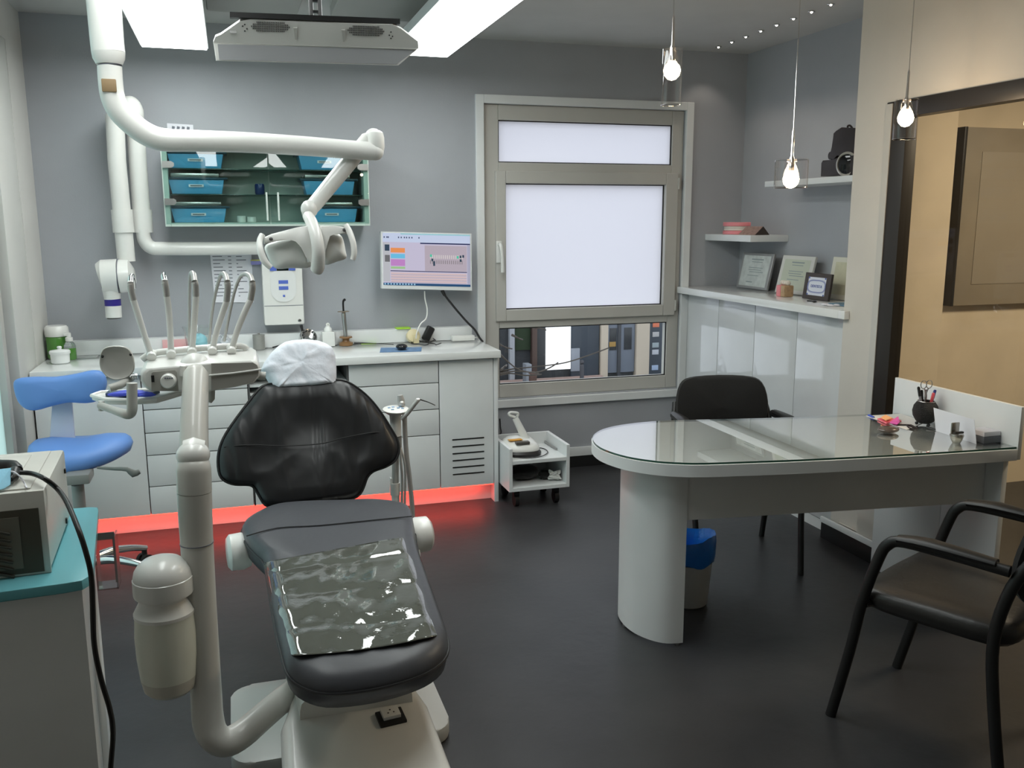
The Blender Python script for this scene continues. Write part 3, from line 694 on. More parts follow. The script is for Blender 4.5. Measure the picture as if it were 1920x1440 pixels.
t = thing('power_strip', (a+b)/2, 'white power strip lying at the right end of the worktop', 'power strip')
bx('strip_body', (a.x-.01, a.y+.0, ZW), (b.x+.015, b.y+.05, ZW+.030), M_plastic, t, bev=.004)
MB().tube([V((b.x+.015, b.y+.03, ZW+.012)), V((b.x+.05, b.y+.03, ZW+.014)), V((1.395, b.y+.025, ZW+.006))], .004, 6, smooth=3).obj('lead', M_plastic, t)

# ================================================================== LOW WHITE CART right of the cabinets
cx0, cx1, cy0, cy1 = 1.406, 1.765, 4.61, 4.97
ZCt = .365
ct = thing('low_cart', ((cx0+cx1)/2, (cy0+cy1)/2, 0), 'low open white cart on black casters below the window', 'cart')
cb = MB(); cb.box((cx0, cy0, .105), (cx0+.020, cy1, .353)).box((cx1-.020, cy0, .105), (cx1, cy1, .353)).box((cx0+.020, cy0, .105), (cx1-.020, cy1, .127)).box((cx0+.020, cy0, .262), (cx1-.020, cy1, .283)).box((cx0+.020, cy1-.018, .127), (cx1-.020, cy1, .262)).box((cx0+.020, cy1-.018, .283), (cx1-.020, cy1, .353))
cb.obj('box', M_white, ct, bevel=.0015)
for x in (cx0+.06, cx1-.06):
    for y in (cy0+.07, cy1-.07):
        MB().cyl((x-.012, y, .035), (x+.012, y, .035), .035, n=18).box((x-.016, y-.016, .06), (x+.016, y+.016, .1045)).obj('caster', M_black, ct)
ZD = .2838
p = PZ(972, 838, ZD+.03); p.z = ZD; p.y = 4.78; p.x = 1.525; t = thing('apex_locator', p, 'white scaler device with a slanted carrying handle on the low cart', 'dental device')
MB().pad(closed([(p.x-.11, p.y-.02, ZD+.045), (p.x-.06, p.y-.09, ZD+.035), (p.x+.06, p.y-.10, ZD+.03), (p.x+.105, p.y-.03, ZD+.035), (p.x+.09, p.y+.09, ZD+.05), (p.x, p.y+.12, ZD+.06), (p.x-.09, p.y+.08, ZD+.055)]), (0, 0, 1), [(.0, -.045), (.86, -.045), (.98, -.02), (1, .0), (.95, .018), (.7, .038), (.0, .046)]).obj('device_body', M_plastic, t, sub=1)
MB().pad(closed([(p.x-.115, p.y-.03, ZD+.018), (p.x-.06, p.y-.105, ZD+.015), (p.x+.07, p.y-.115, ZD+.015), (p.x+.11, p.y-.03, ZD+.015), (p.x+.09, p.y+.10, ZD+.018), (p.x-.09, p.y+.09, ZD+.018)]), (0, 0, 1), [(0, -.016), (.98, -.014), (1, 0), (.9, .012), (0, .012)]).obj('black_base', M_black, t)
bx('orange_label', (p.x-.08, p.y-.045, ZD+.083), (p.x+.0, p.y-.01, ZD+.087), mat('orange_label', (.75, .36, .05), .5), t)
bx('button_panel', (p.x-.05, p.y-.085, ZD+.068), (p.x+.03, p.y-.05, ZD+.082), mat('grey_button_panel', (.10, .09, .08), .5), t)
h0 = PY(982, 816, 4.80); h1 = PY(966, 784, 4.82)
MB().tube([PY(988, 830, 4.79), h0, h1], [.027, .023, .018], 14).obj('arm', M_plastic, t)
MB().tube([h1+V((-.0, -.0, .005)), h1+V((-.035, 0, .02)), h1+V((-.03, 0, .035)), h1+V((.015, 0, .028)), h1+V((.012, 0, .008))], .008, 10, smooth=4).obj('grip', M_plastic, t)
t = thing('scaler_handpiece', V((1.69, 4.75, ZD)), 'silver handpiece with a looping thin black cable on the low cart', 'handpiece')
a, b = PZ(1022, 828, ZD+.008), PZ(1044, 842, ZD+.008)
MB().cyl(a, b, .007, n=12).obj('handpiece_body', M_steel, t)
cpts = [(1022, 828), (1008, 821), (995, 816), (1000, 835), (990, 848), (965, 856), (952, 850), (960, 841), (985, 842), (1015, 840), (1027, 848), (1010, 857), (975, 858), (955, 850), (968, 838)]
MB().tube([PZ(x, y, ZD+.004+.002*(i % 3)) for i, (x, y) in enumerate(cpts)], .0028, 6, smooth=5).obj('cable', M_black, t)
zb = .1275
t = MB().sphere((1.54, 4.76, zb+.045), .052, (1.6, 1.3, .85)); t.sphere((1.65, 4.72, zb+.03), .027, (1.3, 1, .9))
for v in t.bm.verts: v.co += V((random.uniform(-1, 1), random.uniform(-1, 1), random.uniform(0, 1)))*.004
tag(t.obj('black_pouch', M_blackf), 'soft black pouch lying inside the low cart', 'pouch')
t = MB()
for i in range(6):
    c0 = V((1.70, 4.68, zb+.022)); t.tube([c0+V((random.uniform(-.035, .035), random.uniform(-.03, .03), random.uniform(-.012, .04))) for _ in range(4)], .007, 8, smooth=3)
tag(t.obj('white_cable_bundle', M_plastic), 'bundle of folded white cables beside the black pouch in the cart', 'cables')
tag(MB().tube([PY(937, 785, 5.3), PY(938, 800, 5.28), PY(937, 815, 5.2), V((1.4, 5.16, .30)), V((1.402, 5.2, .1)), V((1.45, 5.25, .006))], .005, 6, smooth=4).obj('thin_black_lead', M_black), 'black lead dropping from the worktop end behind the low cart', 'cable')
# ================================================================== RIGHT-HAND GLOSS CABINETS, COUNTER, SHELVES
ZK = 1.168
XF = 2.865
ys_ = [5.335, 4.93, 4.52, 4.11, 3.70]
for i in range(4):
    y1, y0 = ys_[i], ys_[i+1]
    t = thing('tall_cabinet', ((XF+3.2)/2, (y0+y1)/2, 0), ['gloss white cabinet with plain door nearest the window', 'gloss white cabinet with plain door, second from the window', 'gloss white cabinet with plain door, third from the window', 'gloss white cabinet with plain door nearest the glass door'][i], 'cabinet', 'gloss white cabinets on the right')
    bx('carcass', (XF+.02, y0+.001, .0), (3.245, y1-.001, 1.125), M_white, t, bev=0)
    bx('door', (XF, y0+.002, .06), (XF+.0185, y1-.002, 1.118), M_gloss, t, bev=.0015)
    bx('plinth', (XF+.004, y0+.001, 0), (XF+.0185, y1-.001, .056), M_white, t, bev=0)
tag(MB().box((2.79, 3.679, 1.127), (3.2485, 5.3445, ZK), .003).obj('counter', M_top), 'thick glossy white counter on top of the tall right-hand cabinets', 'counter')
bpy.data.objects['wall_partition']  # partition stays behind the counter end
MB2 = MB().box((2.79, 3.63, 1.127), (2.8185, 3.6785, ZK), .003)
tag(MB2.obj('counter_end', M_top), 'short white end piece of the counter overlapping the beige pillar', 'counter end')
sf = bx('floating_shelf', (2.986, 4.80, 1.468), (3.2495, 5.3485, 1.508), M_white); tag(sf, 'thick white floating shelf with the pink jaw model in the niche', 'shelf')
a = PXx(1434, 341, 2.99); b = PXx(1434, 351.6, 2.99)
sf = bx('floating_shelf', (2.99, 3.70, PXx(1500, 346.7, 2.99).z-.0), (3.2495, a.y, PXx(1500, 335.6, 2.99).z), M_white); tag(sf, 'long white upper shelf carrying the black folded object in the niche', 'shelf')
ZS2 = PXx(1500, 335.6, 2.99).z+.0008
# jaw model
t = thing('jaw_model', (3.06, 5.15, 1.509), 'pink and white plastic jaw model at the window end of the lower shelf', 'jaw model')
M_pk = mat('gum_pink', (.75, .25, .27), .35); M_tooth = mat('tooth_white', (.72, .68, .60), .3)
def arch(cx, cy, z0, z1, ro, ri, m, name):
    o = [(cx+ro*math.cos(a_)*.9, cy+ro*math.sin(a_), z0) for a_ in [R(90+180*k/14) for k in range(15)]]
    o += [(cx+ri*math.cos(a_)*.9, cy+ri*math.sin(a_), z0) for a_ in [R(270-180*k/14) for k in range(15)]]
    return MB().prism(o, (0, 0, z1-z0)).obj(name, m, t, bevel=.003)
arch(3.11, 5.12, 1.509, 1.532, .12, .06, M_pk, 'lower_gum'); arch(3.11, 5.12, 1.5325, 1.548, .112, .07, M_tooth, 'lower_teeth')
arch(3.11, 5.12, 1.5485, 1.56, .112, .07, M_tooth, 'upper_teeth'); arch(3.11, 5.12, 1.5605, 1.585, .12, .06, M_pk, 'upper_gum')
t = thing('wooden_wedge', (3.07, 4.93, 1.509), 'wooden triangular name block beside the pink jaw model', 'block')
wp = mat('speckled_wood', (.30, .20, .17), .6, mottle=.3, mscale=60)
MB().prism([(3.02, 4.81, 1.509), (3.12, 4.81, 1.509), (3.075, 4.81, 1.56)], (0, .185, 0)).obj('wedge', wp, t, smooth=False)
MB().prism([(3.02, 4.806, 1.509), (3.12, 4.806, 1.509), (3.075, 4.806, 1.56)], (0, .0035, 0)).obj('end_face', mat('dark_wood', (.05, .035, .03), .6), t, smooth=False)
# upper shelf: black folded binocular-like object and camera
X0 = 3.08
t = thing('black_figurine', PXx(1578, 328, X0), 'black mechanical object with round glass eye on the upper shelf by the pillar', 'ornament')
def f(px, py, x=X0): return PXx(px, py, x)
def blob(pts, name, m, th=.06):
    P_ = [f(*q_) for q_ in pts]; return MB().prism([V((X0-th/2, q_.y, q_.z)) for q_ in P_], (th, 0, 0), bev=.004).obj(name, m, t)
M_bk2 = mat('dark_bakelite', (.022, .016, .015), .35)
base_z = ZS2
bb = blob([(1552, 331), (1553, 306), (1556, 301), (1573, 300), (1585, 296), (1620, 290), (1620, 329)], 'lower_body', M_bk2, .09)
blob([(1567, 286), (1571, 276), (1573, 250), (1578, 246), (1588, 239), (1604, 240), (1620, 240), (1615, 292), (1590, 294), (1580, 290), (1574, 300), (1564, 298)], 'upper_body', M_bk2, .07)
MB().lathe(f(1566, 292), [(.0, -.03), (.021, -.03), (.023, 0), (.021, .03), (0, .03)], axis=(1, 0, 0)).obj('wheel', M_bk2, t)
c_ = f(1602, 308); c_.x -= .045
MB().lathe(c_, [(.062, 0), (.062, .006), (.052, .01), (.052, .004), (0, .003)], axis=(-1, -.3, 0), n=30).obj('lens_ring', mat('pale_ring', (.45, .44, .40), .3, metal=.5), t)
MB().lathe(c_+V((-.0045, -.001, 0)), [(.050, 0), (.03, .003), (0, .004)], axis=(-1, -.3, 0), n=30).obj('lens', mat('lens_black', (.01, .01, .01), .05), t)
MB().tube([f(1589, 240), f(1590, 236), f(1594, 235.5), f(1598, 240)], .005, 8, smooth=3).obj('carry_ring', M_bk2, t)

# framed certificates leaning on the niche wall
def cert(name, pts, xw, lab, cat, border, mtf, mtp, lines):
    A_, B_, C_, D_ = pts      # pixel corners TL TR BR BL placed at their depth
    t = thing(name, (C_+D_)/2, lab, cat)
    n_ = (B_-A_).cross(D_-A_).normalized()
    if n_.x > 0: n_ = -n_
    def g(u, v, o): return A_.lerp(B_, u).lerp(D_.lerp(C_, u), v)+n_*o
    MB().prism([g(0, 0, 0), g(1, 0, 0), g(1, 1, 0), g(0, 1, 0)], -n_*.016).obj('frame', mtf, t, bevel=.003)
    bw = border
    MB().prism([g(bw, bw, .0008), g(1-bw, bw, .0008), g(1-bw, 1-bw, .0008), g(bw, 1-bw, .0008)], -n_*.0006).obj('sheet', mtp, t, smooth=False)
    for v_, u0, u1, th in lines:
        MB().prism([g(u0, v_, .0014), g(u1, v_, .0014), g(u1, v_+th, .0014), g(u0, v_+th, .0014)], -n_*.0004).obj('text_line', M_ink2, t, smooth=False)
    return t, g, n_
M_ink2 = mat('pale_green_ink', (.28, .33, .33), .7)
def K(px, py, x): return PXx(px, py, x)
def onk(px, x): # bottom edge on the counter
    d = ray(px, 560); return None
M_sf = mat('silver_frame', (.35, .36, .36), .35, metal=.4); M_wf = mat('white_frame', (.6, .6, .56), .4)
def leaning(pxl, pxr, pyt, xb, xt, zt):
    """upright board standing on the counter: bottom edge at x=xb, top leaning back to x=xt"""
    yl = PXx(pxl, pyt, xt).y; yr = PXx(pxr, pyt, xt).y
    return [V((xt, yl, zt)), V((xt, yr, zt)), V((xb, yr, ZK+.003)), V((xb, yl, ZK+.003))]
zt1 = PXx(1425, 475, 3.16).z
LN = [(.16, .34, .72, .035), (.24, .36, .70, .02), (.40, .30, .74, .02), (.46, .3, .7, .02), (.52, .34, .78, .02), (.62, .3, .66, .02), (.80, .3, .5, .03)]
cert('framed_certificate', leaning(1394, 1452, 476, 3.125, 3.17, zt1), 0, 'silver-framed certificate leaning farthest from the pillar on the counter', 'certificate', .07, M_sf, mat('pale_certificate', (.52, .56, .54), .5, mottle=.15, mscale=25), LN)
zt2 = PXx(1500, 480, 3.16).z
cert('framed_certificate', leaning(1469, 1530, 480, 3.12, 3.17, zt2), 0, 'white-framed certificate leaning behind the tooth model', 'certificate', .10, M_wf, mat('greenish_certificate', (.50, .54, .44), .5), LN)
zt3 = PXx(1575, 482, 3.16).z
cert('framed_certificate', leaning(1563, 1625, 482, 3.135, 3.17, zt3), 0, 'cream-framed certificate half hidden behind the pillar', 'certificate', .12, mat('cream_frame', (.66, .64, .54), .5), mat('cream_certificate', (.56, .54, .38), .6, mottle=.1, mscale=20), [])
# DENTISTA plaque
zt4 = PXx(1540, 513, 3.02).z
pl = leaning(1511, 1560, 514, 3.012, 3.03, zt4)
t, g, n_ = cert('name_plaque', pl, 0, 'small brown plaque reading DENTISTA on the counter', 'plaque', .16, mat('dark_brown_wood', (.045, .035, .03), .5), mat('white_tile', (.62, .65, .72), .3), [])
M_tb = mat('tile_blue', (.10, .14, .42), .4)
bo = MB()
for k_ in range(2):
    o_ = [g(.5+.345*(1-.08*k_)*math.copysign(abs(math.cos(a_))**.6, math.cos(a_)), .5+.24*(1-.12*k_)*math.copysign(abs(math.sin(a_))**.6, math.sin(a_)), .0016) for a_ in [2*math.pi*i/40 for i in range(41)]]
    bo.tube(o_, .0012, 5)
bo.obj('tile_border', M_tb, t)
for (u0, v0) in ((.19, .19), (.81, .19), (.19, .81), (.81, .81)): MB().sphere(g(u0, v0, .001), .005, u=8, v=6).obj('tile_corner', M_tb, t)
cxx = g(.5, .5, .0018); text('lettering', 'DENTISTA', cxx, (pl[1]-pl[0]), (pl[0]-pl[3]), .0215, M_tb, t)
# tooth model
p = PZ(1471, 556, ZK+.0006); p.x = max(p.x, 2.85)
t = thing('tooth_model', p, 'small pink and tan tooth root model on the counter beside the plaque', 'tooth model')
s_ = .03
MB().box(p+V((-s_, .0, 0)), p+V((s_, .042, .065)), .006).obj('gum_half', M_pk, t)
MB().box(p+V((-s_, -.042, 0)), p+V((s_, -.001, .065)), .006).obj('bone_half', mat('tan_bone', (.45, .30, .17), .5, mottle=.2, mscale=60), t)
for dy in (-.03, -.012, .008, .028): MB().sphere(p+V((0, dy, .078)), .0125, (1.2, .8, 1.1)).obj('tooth', M_tooth, t)
for dy in (-.03, -.014): MB().tube([p+V((-s_-.001, dy, .06)), p+V((-s_-.001, dy-.002, .02))], [.006, .002], 8).obj('root', mat('root_tan', (.55, .42, .28), .5), t)
a = PZ(1520, 566, ZK+.001)
kk = MB()
kk.tube([a+V((0, .03, .003)), a+V((.01, 0, .004)), a+V((0, -.03, .003))], .004, 6); kk.sphere(a+V((0, -.03, .005)), .012, (1, 1.4, .35)).sphere(a+V((.015, -.01, .005)), .01, (1, 1.3, .35))
tag(kk.obj('keys', M_black), 'bunch of small dark keys in front of the brown plaque', 'keys')
a = PZ(1560, 574, ZK+.001)
kk = MB()
for i in range(5): kk.sphere(a+V((random.uniform(-.02, .02), random.uniform(-.05, .05), .006)), .012, (1.2, 1.6, .45), 10, 6)
tag(kk.obj('white_wrappers', M_paper), 'crumpled white wrappers at the near end of the counter', 'wrappers')
tag(MB().box((2.93, 3.72, ZK+.001), (3.07, 3.95, ZK+.008), .001).obj('blue_booklet', mat('blue_booklet', (.12, .22, .30), .5)), 'flat blue booklet lying on the counter behind the pillar', 'booklet')

# ================================================================== DESK
def dz(px, py): return PZ(px, py, .742)
out = [(2.80, 2.583), (2.40, 2.618), (1.946, 2.675), (1.714, 2.715), (1.56, 2.745), (1.482, 2.775), (1.406, 2.825), (1.335, 2.915), (1.297, 3.04), (1.305, 3.16), (1.345, 3.26), (1.42, 3.345), (1.52, 3.395), (1.63, 3.415), (1.757, 3.412), (2.05, 3.352), (2.296, 3.305), (2.80, 3.235)]
def rnd(o):
    P_ = [V((x, y, 0)) for x, y in o]; q_, _ = catmull(P_, [0]*len(P_), 4); return q_
oo = rnd(out)
dk = thing('desk', (2.05, 3.0, 0), 'white desk with a rounded left end and curved panel leg', 'desk')
MB().prism([p+V((0, 0, .698)) for p in oo], (0, 0, .044), bev=.004).obj('desktop', M_white, dk, angle=30)
# curved leg panel: a half-round shell
arc = []
for x, y in ((1.562, 2.858), (1.50, 2.872), (1.455, 2.915), (1.42, 2.99), (1.412, 3.08), (1.43, 3.17), (1.475, 3.235), (1.53, 3.26)): arc.append(V((x, y, 0)))
arc, _ = catmull(arc, [0]*len(arc), 4)
inn = [p+(V((1.56, 3.06, 0))-p).normalized()*.022 for p in arc]
MB().prism([p+V((0, 0, .012)) for p in arc+inn[::-1]], (0, 0, .6855)).obj('curved_leg', M_white, dk, angle=30)
MB().cyl((1.545, 2.87, 0), (1.545, 2.87, .012), .008, n=12).cyl((1.42, 3.08, 0), (1.42, 3.08, .012), .008, n=12).obj('foot', M_steel, dk)
MB().prism([(1.562, 2.862, .50), (2.775, 2.700, .50), (2.775, 2.722, .50), (1.562, 2.884, .50)], (0, 0, .1975)).obj('apron', M_white, dk, smooth=False)
a = PZ(1633, 1060, 0)
sy = PXx(1763, 960, 2.776).y
MB().box((2.776, 2.62, .0), (2.80, sy-.001, .697), .001).box((2.776, sy+.001, .0), (2.80, 3.31, .697), .001).obj('end_panel', M_white, dk)
MB().box((2.801, 2.585, .70), (2.8195, 3.268, .905), .002).obj('back_screen', M_white, dk)
ins = [p for p in oo]
c0 = V((2.1, 3.0, 0))
def gi(p, k, z): return V((c0.x+(p.x-c0.x)*.996*k, c0.y+(p.y-c0.y)*.985*k, z))
gl = thing('glass_sheet', (2.05, 3.0, .7432), 'clear green-edged glass sheet lying on the white desktop', 'glass sheet')
MB().prism([gi(p, 1, .7432) for p in oo], (0, 0, .0075)).obj('glass_pane', glass('desk_glass', (.97, .985, .975), 0, 2.6), gl, angle=30)
MB().ring_surface([[gi(p, 1.0005, .7434) for p in oo], [gi(p, 1.0015, .7434) for p in oo], [gi(p, 1.0015, .7505) for p in oo], [gi(p, 1.0005, .7505) for p in oo]], False, True).obj('glass_edge', mat('glass_edge_green', (.03, .09, .065), .1, coat=.5), gl, angle=30)
ZG_ = .7512
# pen pot
p = PZ(1733, 797, ZG_)
t = thing('pen_pot', p, 'round black wire pot full of pens on the desk', 'pen pot')
pr = [(.030, .012), (.045, .022), (.062, .050), (.066, .075), (.060, .102), (.044, .124), (.042, .126), (.040, .122), (.055, .10), (.060, .075), (.055, .05), (.035, .025), (0, .022)]
pr = [(r*.78, h*.82) for r, h in pr]
MB().lathe(p, pr, 36).obj('pot', mat('black_wire_mesh', (.014, .013, .013), .6, bump=.8, bscale=260), t)
for a_ in (20, 140, 260): MB().sphere(p+V((.03*math.cos(R(a_)), .03*math.sin(R(a_)), .007)), .007, u=10, v=8).obj('foot', M_black, t)
MB().tube([p+V((.034*math.cos(R(a_)), .034*math.sin(R(a_)), .103)) for a_ in range(0, 361, 15)], .0018, 6).obj('rim', M_steel, t)
def pen(dx, dy, lean, L, r, m, lab, capm=None, nm='pen'):
    b0 = p+V((dx*.35, dy*.35, .022)); e = p+V((dx, dy, 0))+V((lean[0], lean[1], L))
    t2 = thing(nm, b0, lab, 'pen', 'pens in the black pot'); d_ = (e-b0)
    MB().tube([b0, b0+d_*.72], r, 10).obj('barrel', m, t2); MB().tube([b0+d_*.721, e-d_*.03, e], [r*1.1, r*1.1, r*.7], 10).obj('cap', capm or m, t2)
pen(-.020, 0, (-.022, .004), .165, .0055, mat('grey_pen', (.25, .25, .27), .4), 'grey and black marker leaning left out of the pen pot', M_black)
pen(-.012, .010, (-.010, -.004), .150, .0050, M_black, 'black pen leaning slightly left in the pen pot')
pen(.012, -.014, (.006, -.004), .140, .0055, mat('red_pen', (.75, .10, .12), .35), 'red pen standing at the front of the pen pot')
pen(.020, -.006, (.014, -.002), .150, .0055, mat('navy_pen', (.02, .04, .22), .35), 'navy blue pen leaning right in the pen pot')
pen(.006, .012, (.004, .006), .148, .0048, mat('maroon_pen', (.10, .04, .04), .4), 'dark maroon pen in the middle of the pen pot')
sc_ = thing('scissors', p+V((0, 0, .03)), 'metal scissors standing handles-up in the black pen pot', 'scissors')
for s_ in (-1, 1):
    c_ = p+V((s_*.014, .006, .172)); MB().tube([c_+V((.015*math.cos(R(a_)), 0, .017*math.sin(R(a_)))) for a_ in range(0, 361, 20)], .0018, 6).obj('handle', M_steel, sc_)
    MB().tube([p+V((-s_*.004, .008, .03)), p+V((0, .007, .125)), p+V((s_*.010, .006, .155))], .0028, 6).obj('blade', M_steel, sc_)
# notes
a = [PZ(x, y, ZG_) for x, y in ((1623, 780), (1690, 776), (1735, 792), (1700, 806))]
tag(MB().prism(a, (0, 0, .0012)).obj('paper_sheet', mat('sheet_white', (.66, .66, .64), .7), smooth=False), 'white paper sheets lying under the sticky notes on the desk', 'paper')
tag(MB().cyl(PZ(1629, 779, ZG_+.002), PZ(1638, 783, ZG_+.002), .006, n=10).obj('blue_pen_cap', mat('blue_cap', (.05, .10, .5), .4)), 'small blue pen cap at the left corner of the paper sheets', 'pen cap')
def quad(nm, pts, z, th, m, lab, cat, g=None):
    return tag(MB().prism([PZ(x, y, z) for x, y in pts], (0, 0, th)).obj(nm, m, smooth=False), lab, cat, g)
quad('sticky_note_pad', ((1645, 787), (1663, 784), (1690, 791), (1662, 795)), ZG_+.0016, .006, mat('red_note', (.85, .18, .22), .6), 'red sticky note pad at the left of the pink one', 'sticky notes')
quad('sticky_note_pad', ((1668, 793), (1684, 782), (1687, 793), (1682, 796)), ZG_+.009, .004, mat('magenta_note', (.85, .12, .48), .6), 'magenta sticky note pad on the desk', 'sticky notes')
quad('sticky_note_pad', ((1652, 784), (1660, 779), (1673, 785), (1662, 789)), ZG_+.014, .004, mat('orange_note', (.9, .45, .2), .6), 'orange sticky note pad on top of the red pad', 'sticky notes')
q0 = PZ(1665, 811, ZG_)
tag(MB().sphere(q0+V((0, 0, .0135)), .045, (1, .8, .3), 24, 12).obj('flat_stone', mat('brown_stone', (.10, .075, .065), .25, coat=.3, mottle=.3, mscale=40)), 'flat brown oval stone lying in front of the sticky notes', 'stone')
kk = MB(); a = PZ(1700, 797, ZG_+.003); b = PZ(1720, 803, ZG_+.003)
kk.tube([PZ(1682, 797, ZG_+.003), a, PZ(1708, 799, ZG_+.003), b], [.004, .004, .008, .004], 8).tube([a, PZ(1704, 802, ZG_+.003), PZ(1714, 805, ZG_+.003)], .003, 8)
tag(kk.obj('key_bunch', mat('dark_keys', (.03, .02, .018), .4)), 'small dark bunch of keys between the stone and pen pot', 'keys')
kk = MB(); kk.tube([PZ(1738, 802, ZG_+.004), PZ(1748, 804, ZG_+.004), PZ(1756, 806, ZG_+.003)], [.006, .005, .002], 8)
tag(kk.obj('black_clip', M_black), 'small black clip behind the white card on the desk', 'clip')
# white card + clip holder
A_, D_, C_ = PZ(1755, 807, ZG_), None, None
pb0, pb1 = PZ(1755, 808, ZG_), PZ(1831, 833, ZG_)
hgt = .098
nrm_ = V((-(pb1-pb0).y, (pb1-pb0).x, 0)).normalized()
if nrm_.dot(V((0, 1, 0))) < 0: nrm_ = -nrm_
tp0 = pb0+V((0, 0, hgt))+nrm_*.02; tp1 = pb1+V((0, 0, hgt))+nrm_*.02
t = thing('white_card', (pb0+pb1)/2, 'large white card leaning behind a metal clip stand on the desk', 'card')
MB().prism([pb0, pb1, tp1, tp0], nrm_*.001).obj('card', M_paper, t, smooth=False)
for i in range(4):
    u0, u1 = .22+.02*i, .48-.02*i; v_ = .86-.06*i
    L_ = lambda u, v: pb0.lerp(pb1, u).lerp(tp0.lerp(tp1, u), v)-nrm_*.0008
    MB().prism([L_(u0, v_), L_(u1, v_), L_(u1, v_+.018), L_(u0, v_+.018)], nrm_*.0005).obj('text_line', mat('faint_ink', (.45, .42, .45), .8), t, smooth=False)
q0 = PZ(1790, 829, ZG_)-nrm_*.0
t = thing('card_clip', q0, 'small metallic clip stand holding the white card', 'clip')
M_pl = mat('pewter', (.42, .40, .36), .25, metal=.8)
MB().lathe(q0+V((-.004, -.012, 0)), [(.014, 0), (.020, .012), (.026, .030), (.024, .036), (0, .036)], 18).obj('cup', M_pl, t)
MB().box(q0+V((-.022, -.002, .036)), q0+V((.016, .004, .078)), .004).obj('back_plate', M_pl, t)
MB().box(q0+V((-.028, -.03, .040)), q0+V((.012, -.018, .048)), .002).obj('dark_bar', M_dark, t)
q0 = PZ(1848, 826, ZG_)
t = thing('card_box', q0, 'small grey box of cards beside the back screen of the desk', 'box')
bx('box', (q0.x-.05, q0.y-.04, ZG_), (2.798, q0.y+.045, ZG_+.026), mat('slate_box', (.12, .13, .15), .5), t)
bx('card_stack', (q0.x-.047, q0.y-.037, ZG_+.0262), (2.797, q0.y+.042, ZG_+.044), M_paper, t)

# ------------------------------------------------------------------ waste bin with blue bag
p = V((1.775, 3.22, 0))
t = thing('waste_bin', p, 'white plastic waste bin under the desk', 'bin')
MB().lathe(p, [(.080, 0), (.083, .004), (.104, .255), (.107, .26), (.104, .262), (.100, .25), (.078, .01), (0, .01)], 32).obj('bin_body', M_plastic, t)
rb = MB().lathe(p, [(.1055, .19), (.110, .22), (.1115, .25), (.1115, .27), (.106, .29), (.096, .275), (.086, .25), (.08, .14)], 40)
for i, v in enumerate(rb.bm.verts):
    if v.co.z > .26: a_ = math.atan2(v.co.y-p.y, v.co.x-p.x); v.co.z += .020*math.sin(a_*1+2.2)+.005*math.sin(a_*5+1)+random.uniform(-.002, .002); v.co.x += random.uniform(-.004, .004)
    elif v.co.z < .21: v.co.z += .008*math.sin(math.atan2(v.co.y-p.y, v.co.x-p.x)*5)
tag(rb.obj('bin_bag', mat('blue_bin_bag', (.02, .22, .75), .2, coat=.4, bump=.5, bscale=30)), 'shiny blue plastic bag lining the white waste bin', 'bag')

# ================================================================== OFFICE ARMCHAIRS (local: faces +y, origin on the floor)
def armchair(name, label):
    t = thing(name, (0, 0, 0), label, 'chair', 'black armchairs at the desk')
    W = .255
    o = closed([(-.235, .22, .44), (-.12, .25, .44), (.12, .25, .44), (.235, .22, .44), (.245, 0, .44), (.225, -.19, .44), (.1, -.22, .44), (-.1, -.22, .44), (-.225, -.19, .44), (-.245, 0, .44)], 4)
    MB().pad(o, (0, 0, 1), [(0, -.02), (.97, -.02), (1, 0), (.985, .02), (.93, .034), (.7, .042), (.3, .046), (0, .047)]).obj('seat', mat('black_leatherette', (.022, .021, .02), .38, bump=.1, bscale=60), t)
    MB().pad(o, (0, 0, 1), [(0, -.036), (.90, -.036), (.94, -.021), (0, -.0205)]).obj('seat_shell', M_black, t)
    bo = closed([(-.20, -.26, .57), (-.10, -.265, .50), (.10, -.265, .50), (.20, -.26, .57), (.235, -.275, .67), (.21, -.30, .79), (.12, -.31, .825), (-.12, -.31, .825), (-.21, -.30, .79), (-.235, -.275, .67)], 4)
    n = V((0, 1, .12))
    MB().pad(bo, n, [(0, -.02), (.93, -.02), (1, 0), (.97, .016), (.85, .028), (0, .034)], bend=lambda d: (d.x*d.x)*.6+.035).obj('backrest', M_blackf, t)
    for s in (-1, 1):
        x = s*W
        MB().tube([(x*.93, .30, 0), (x*.97, .245, .25), (x, .21, .44), (x, .17, .585), (x, .145, .635), (x, .10, .655), (x, -.05, .655), (x*.99, -.195, .65)], .0135, 12, smooth=4, flat=1.3).obj('front_leg', M_black, t)
        MB().tube([(x*.93, -.22, 0), (x*.97, -.185, .25), (x*.98, -.17, .44), (x*.96, -.20, .60), (x*.90, -.25, .70)], .0135, 12, smooth=4, flat=1.3).obj('rear_leg', M_black, t)
        MB().tube([(x, .115, .662), (x, .02, .670), (x*.99, -.16, .664)], [.012, .017, .012], 10, flat=1.6, smooth=3).obj('arm_pad', M_black, t)
        MB().tube([(x, .20, .425), (s*.18, .17, .425)], .010, 8).tube([(x*.98, -.17, .425), (s*.18, -.14, .425)], .010, 8).obj('bracket', M_black, t)
    return t
ch1 = armchair('office_armchair', 'black armchair in the right foreground with curved legs, facing the desk')
ch1.location = (2.134, 2.102, 0); ch1.rotation_euler = (0, 0, R(25))
ch2 = clone(ch1, (2.244, 3.67, 0), (0, 0, R(167)), 'black armchair behind the desk below the gloss cabinets')
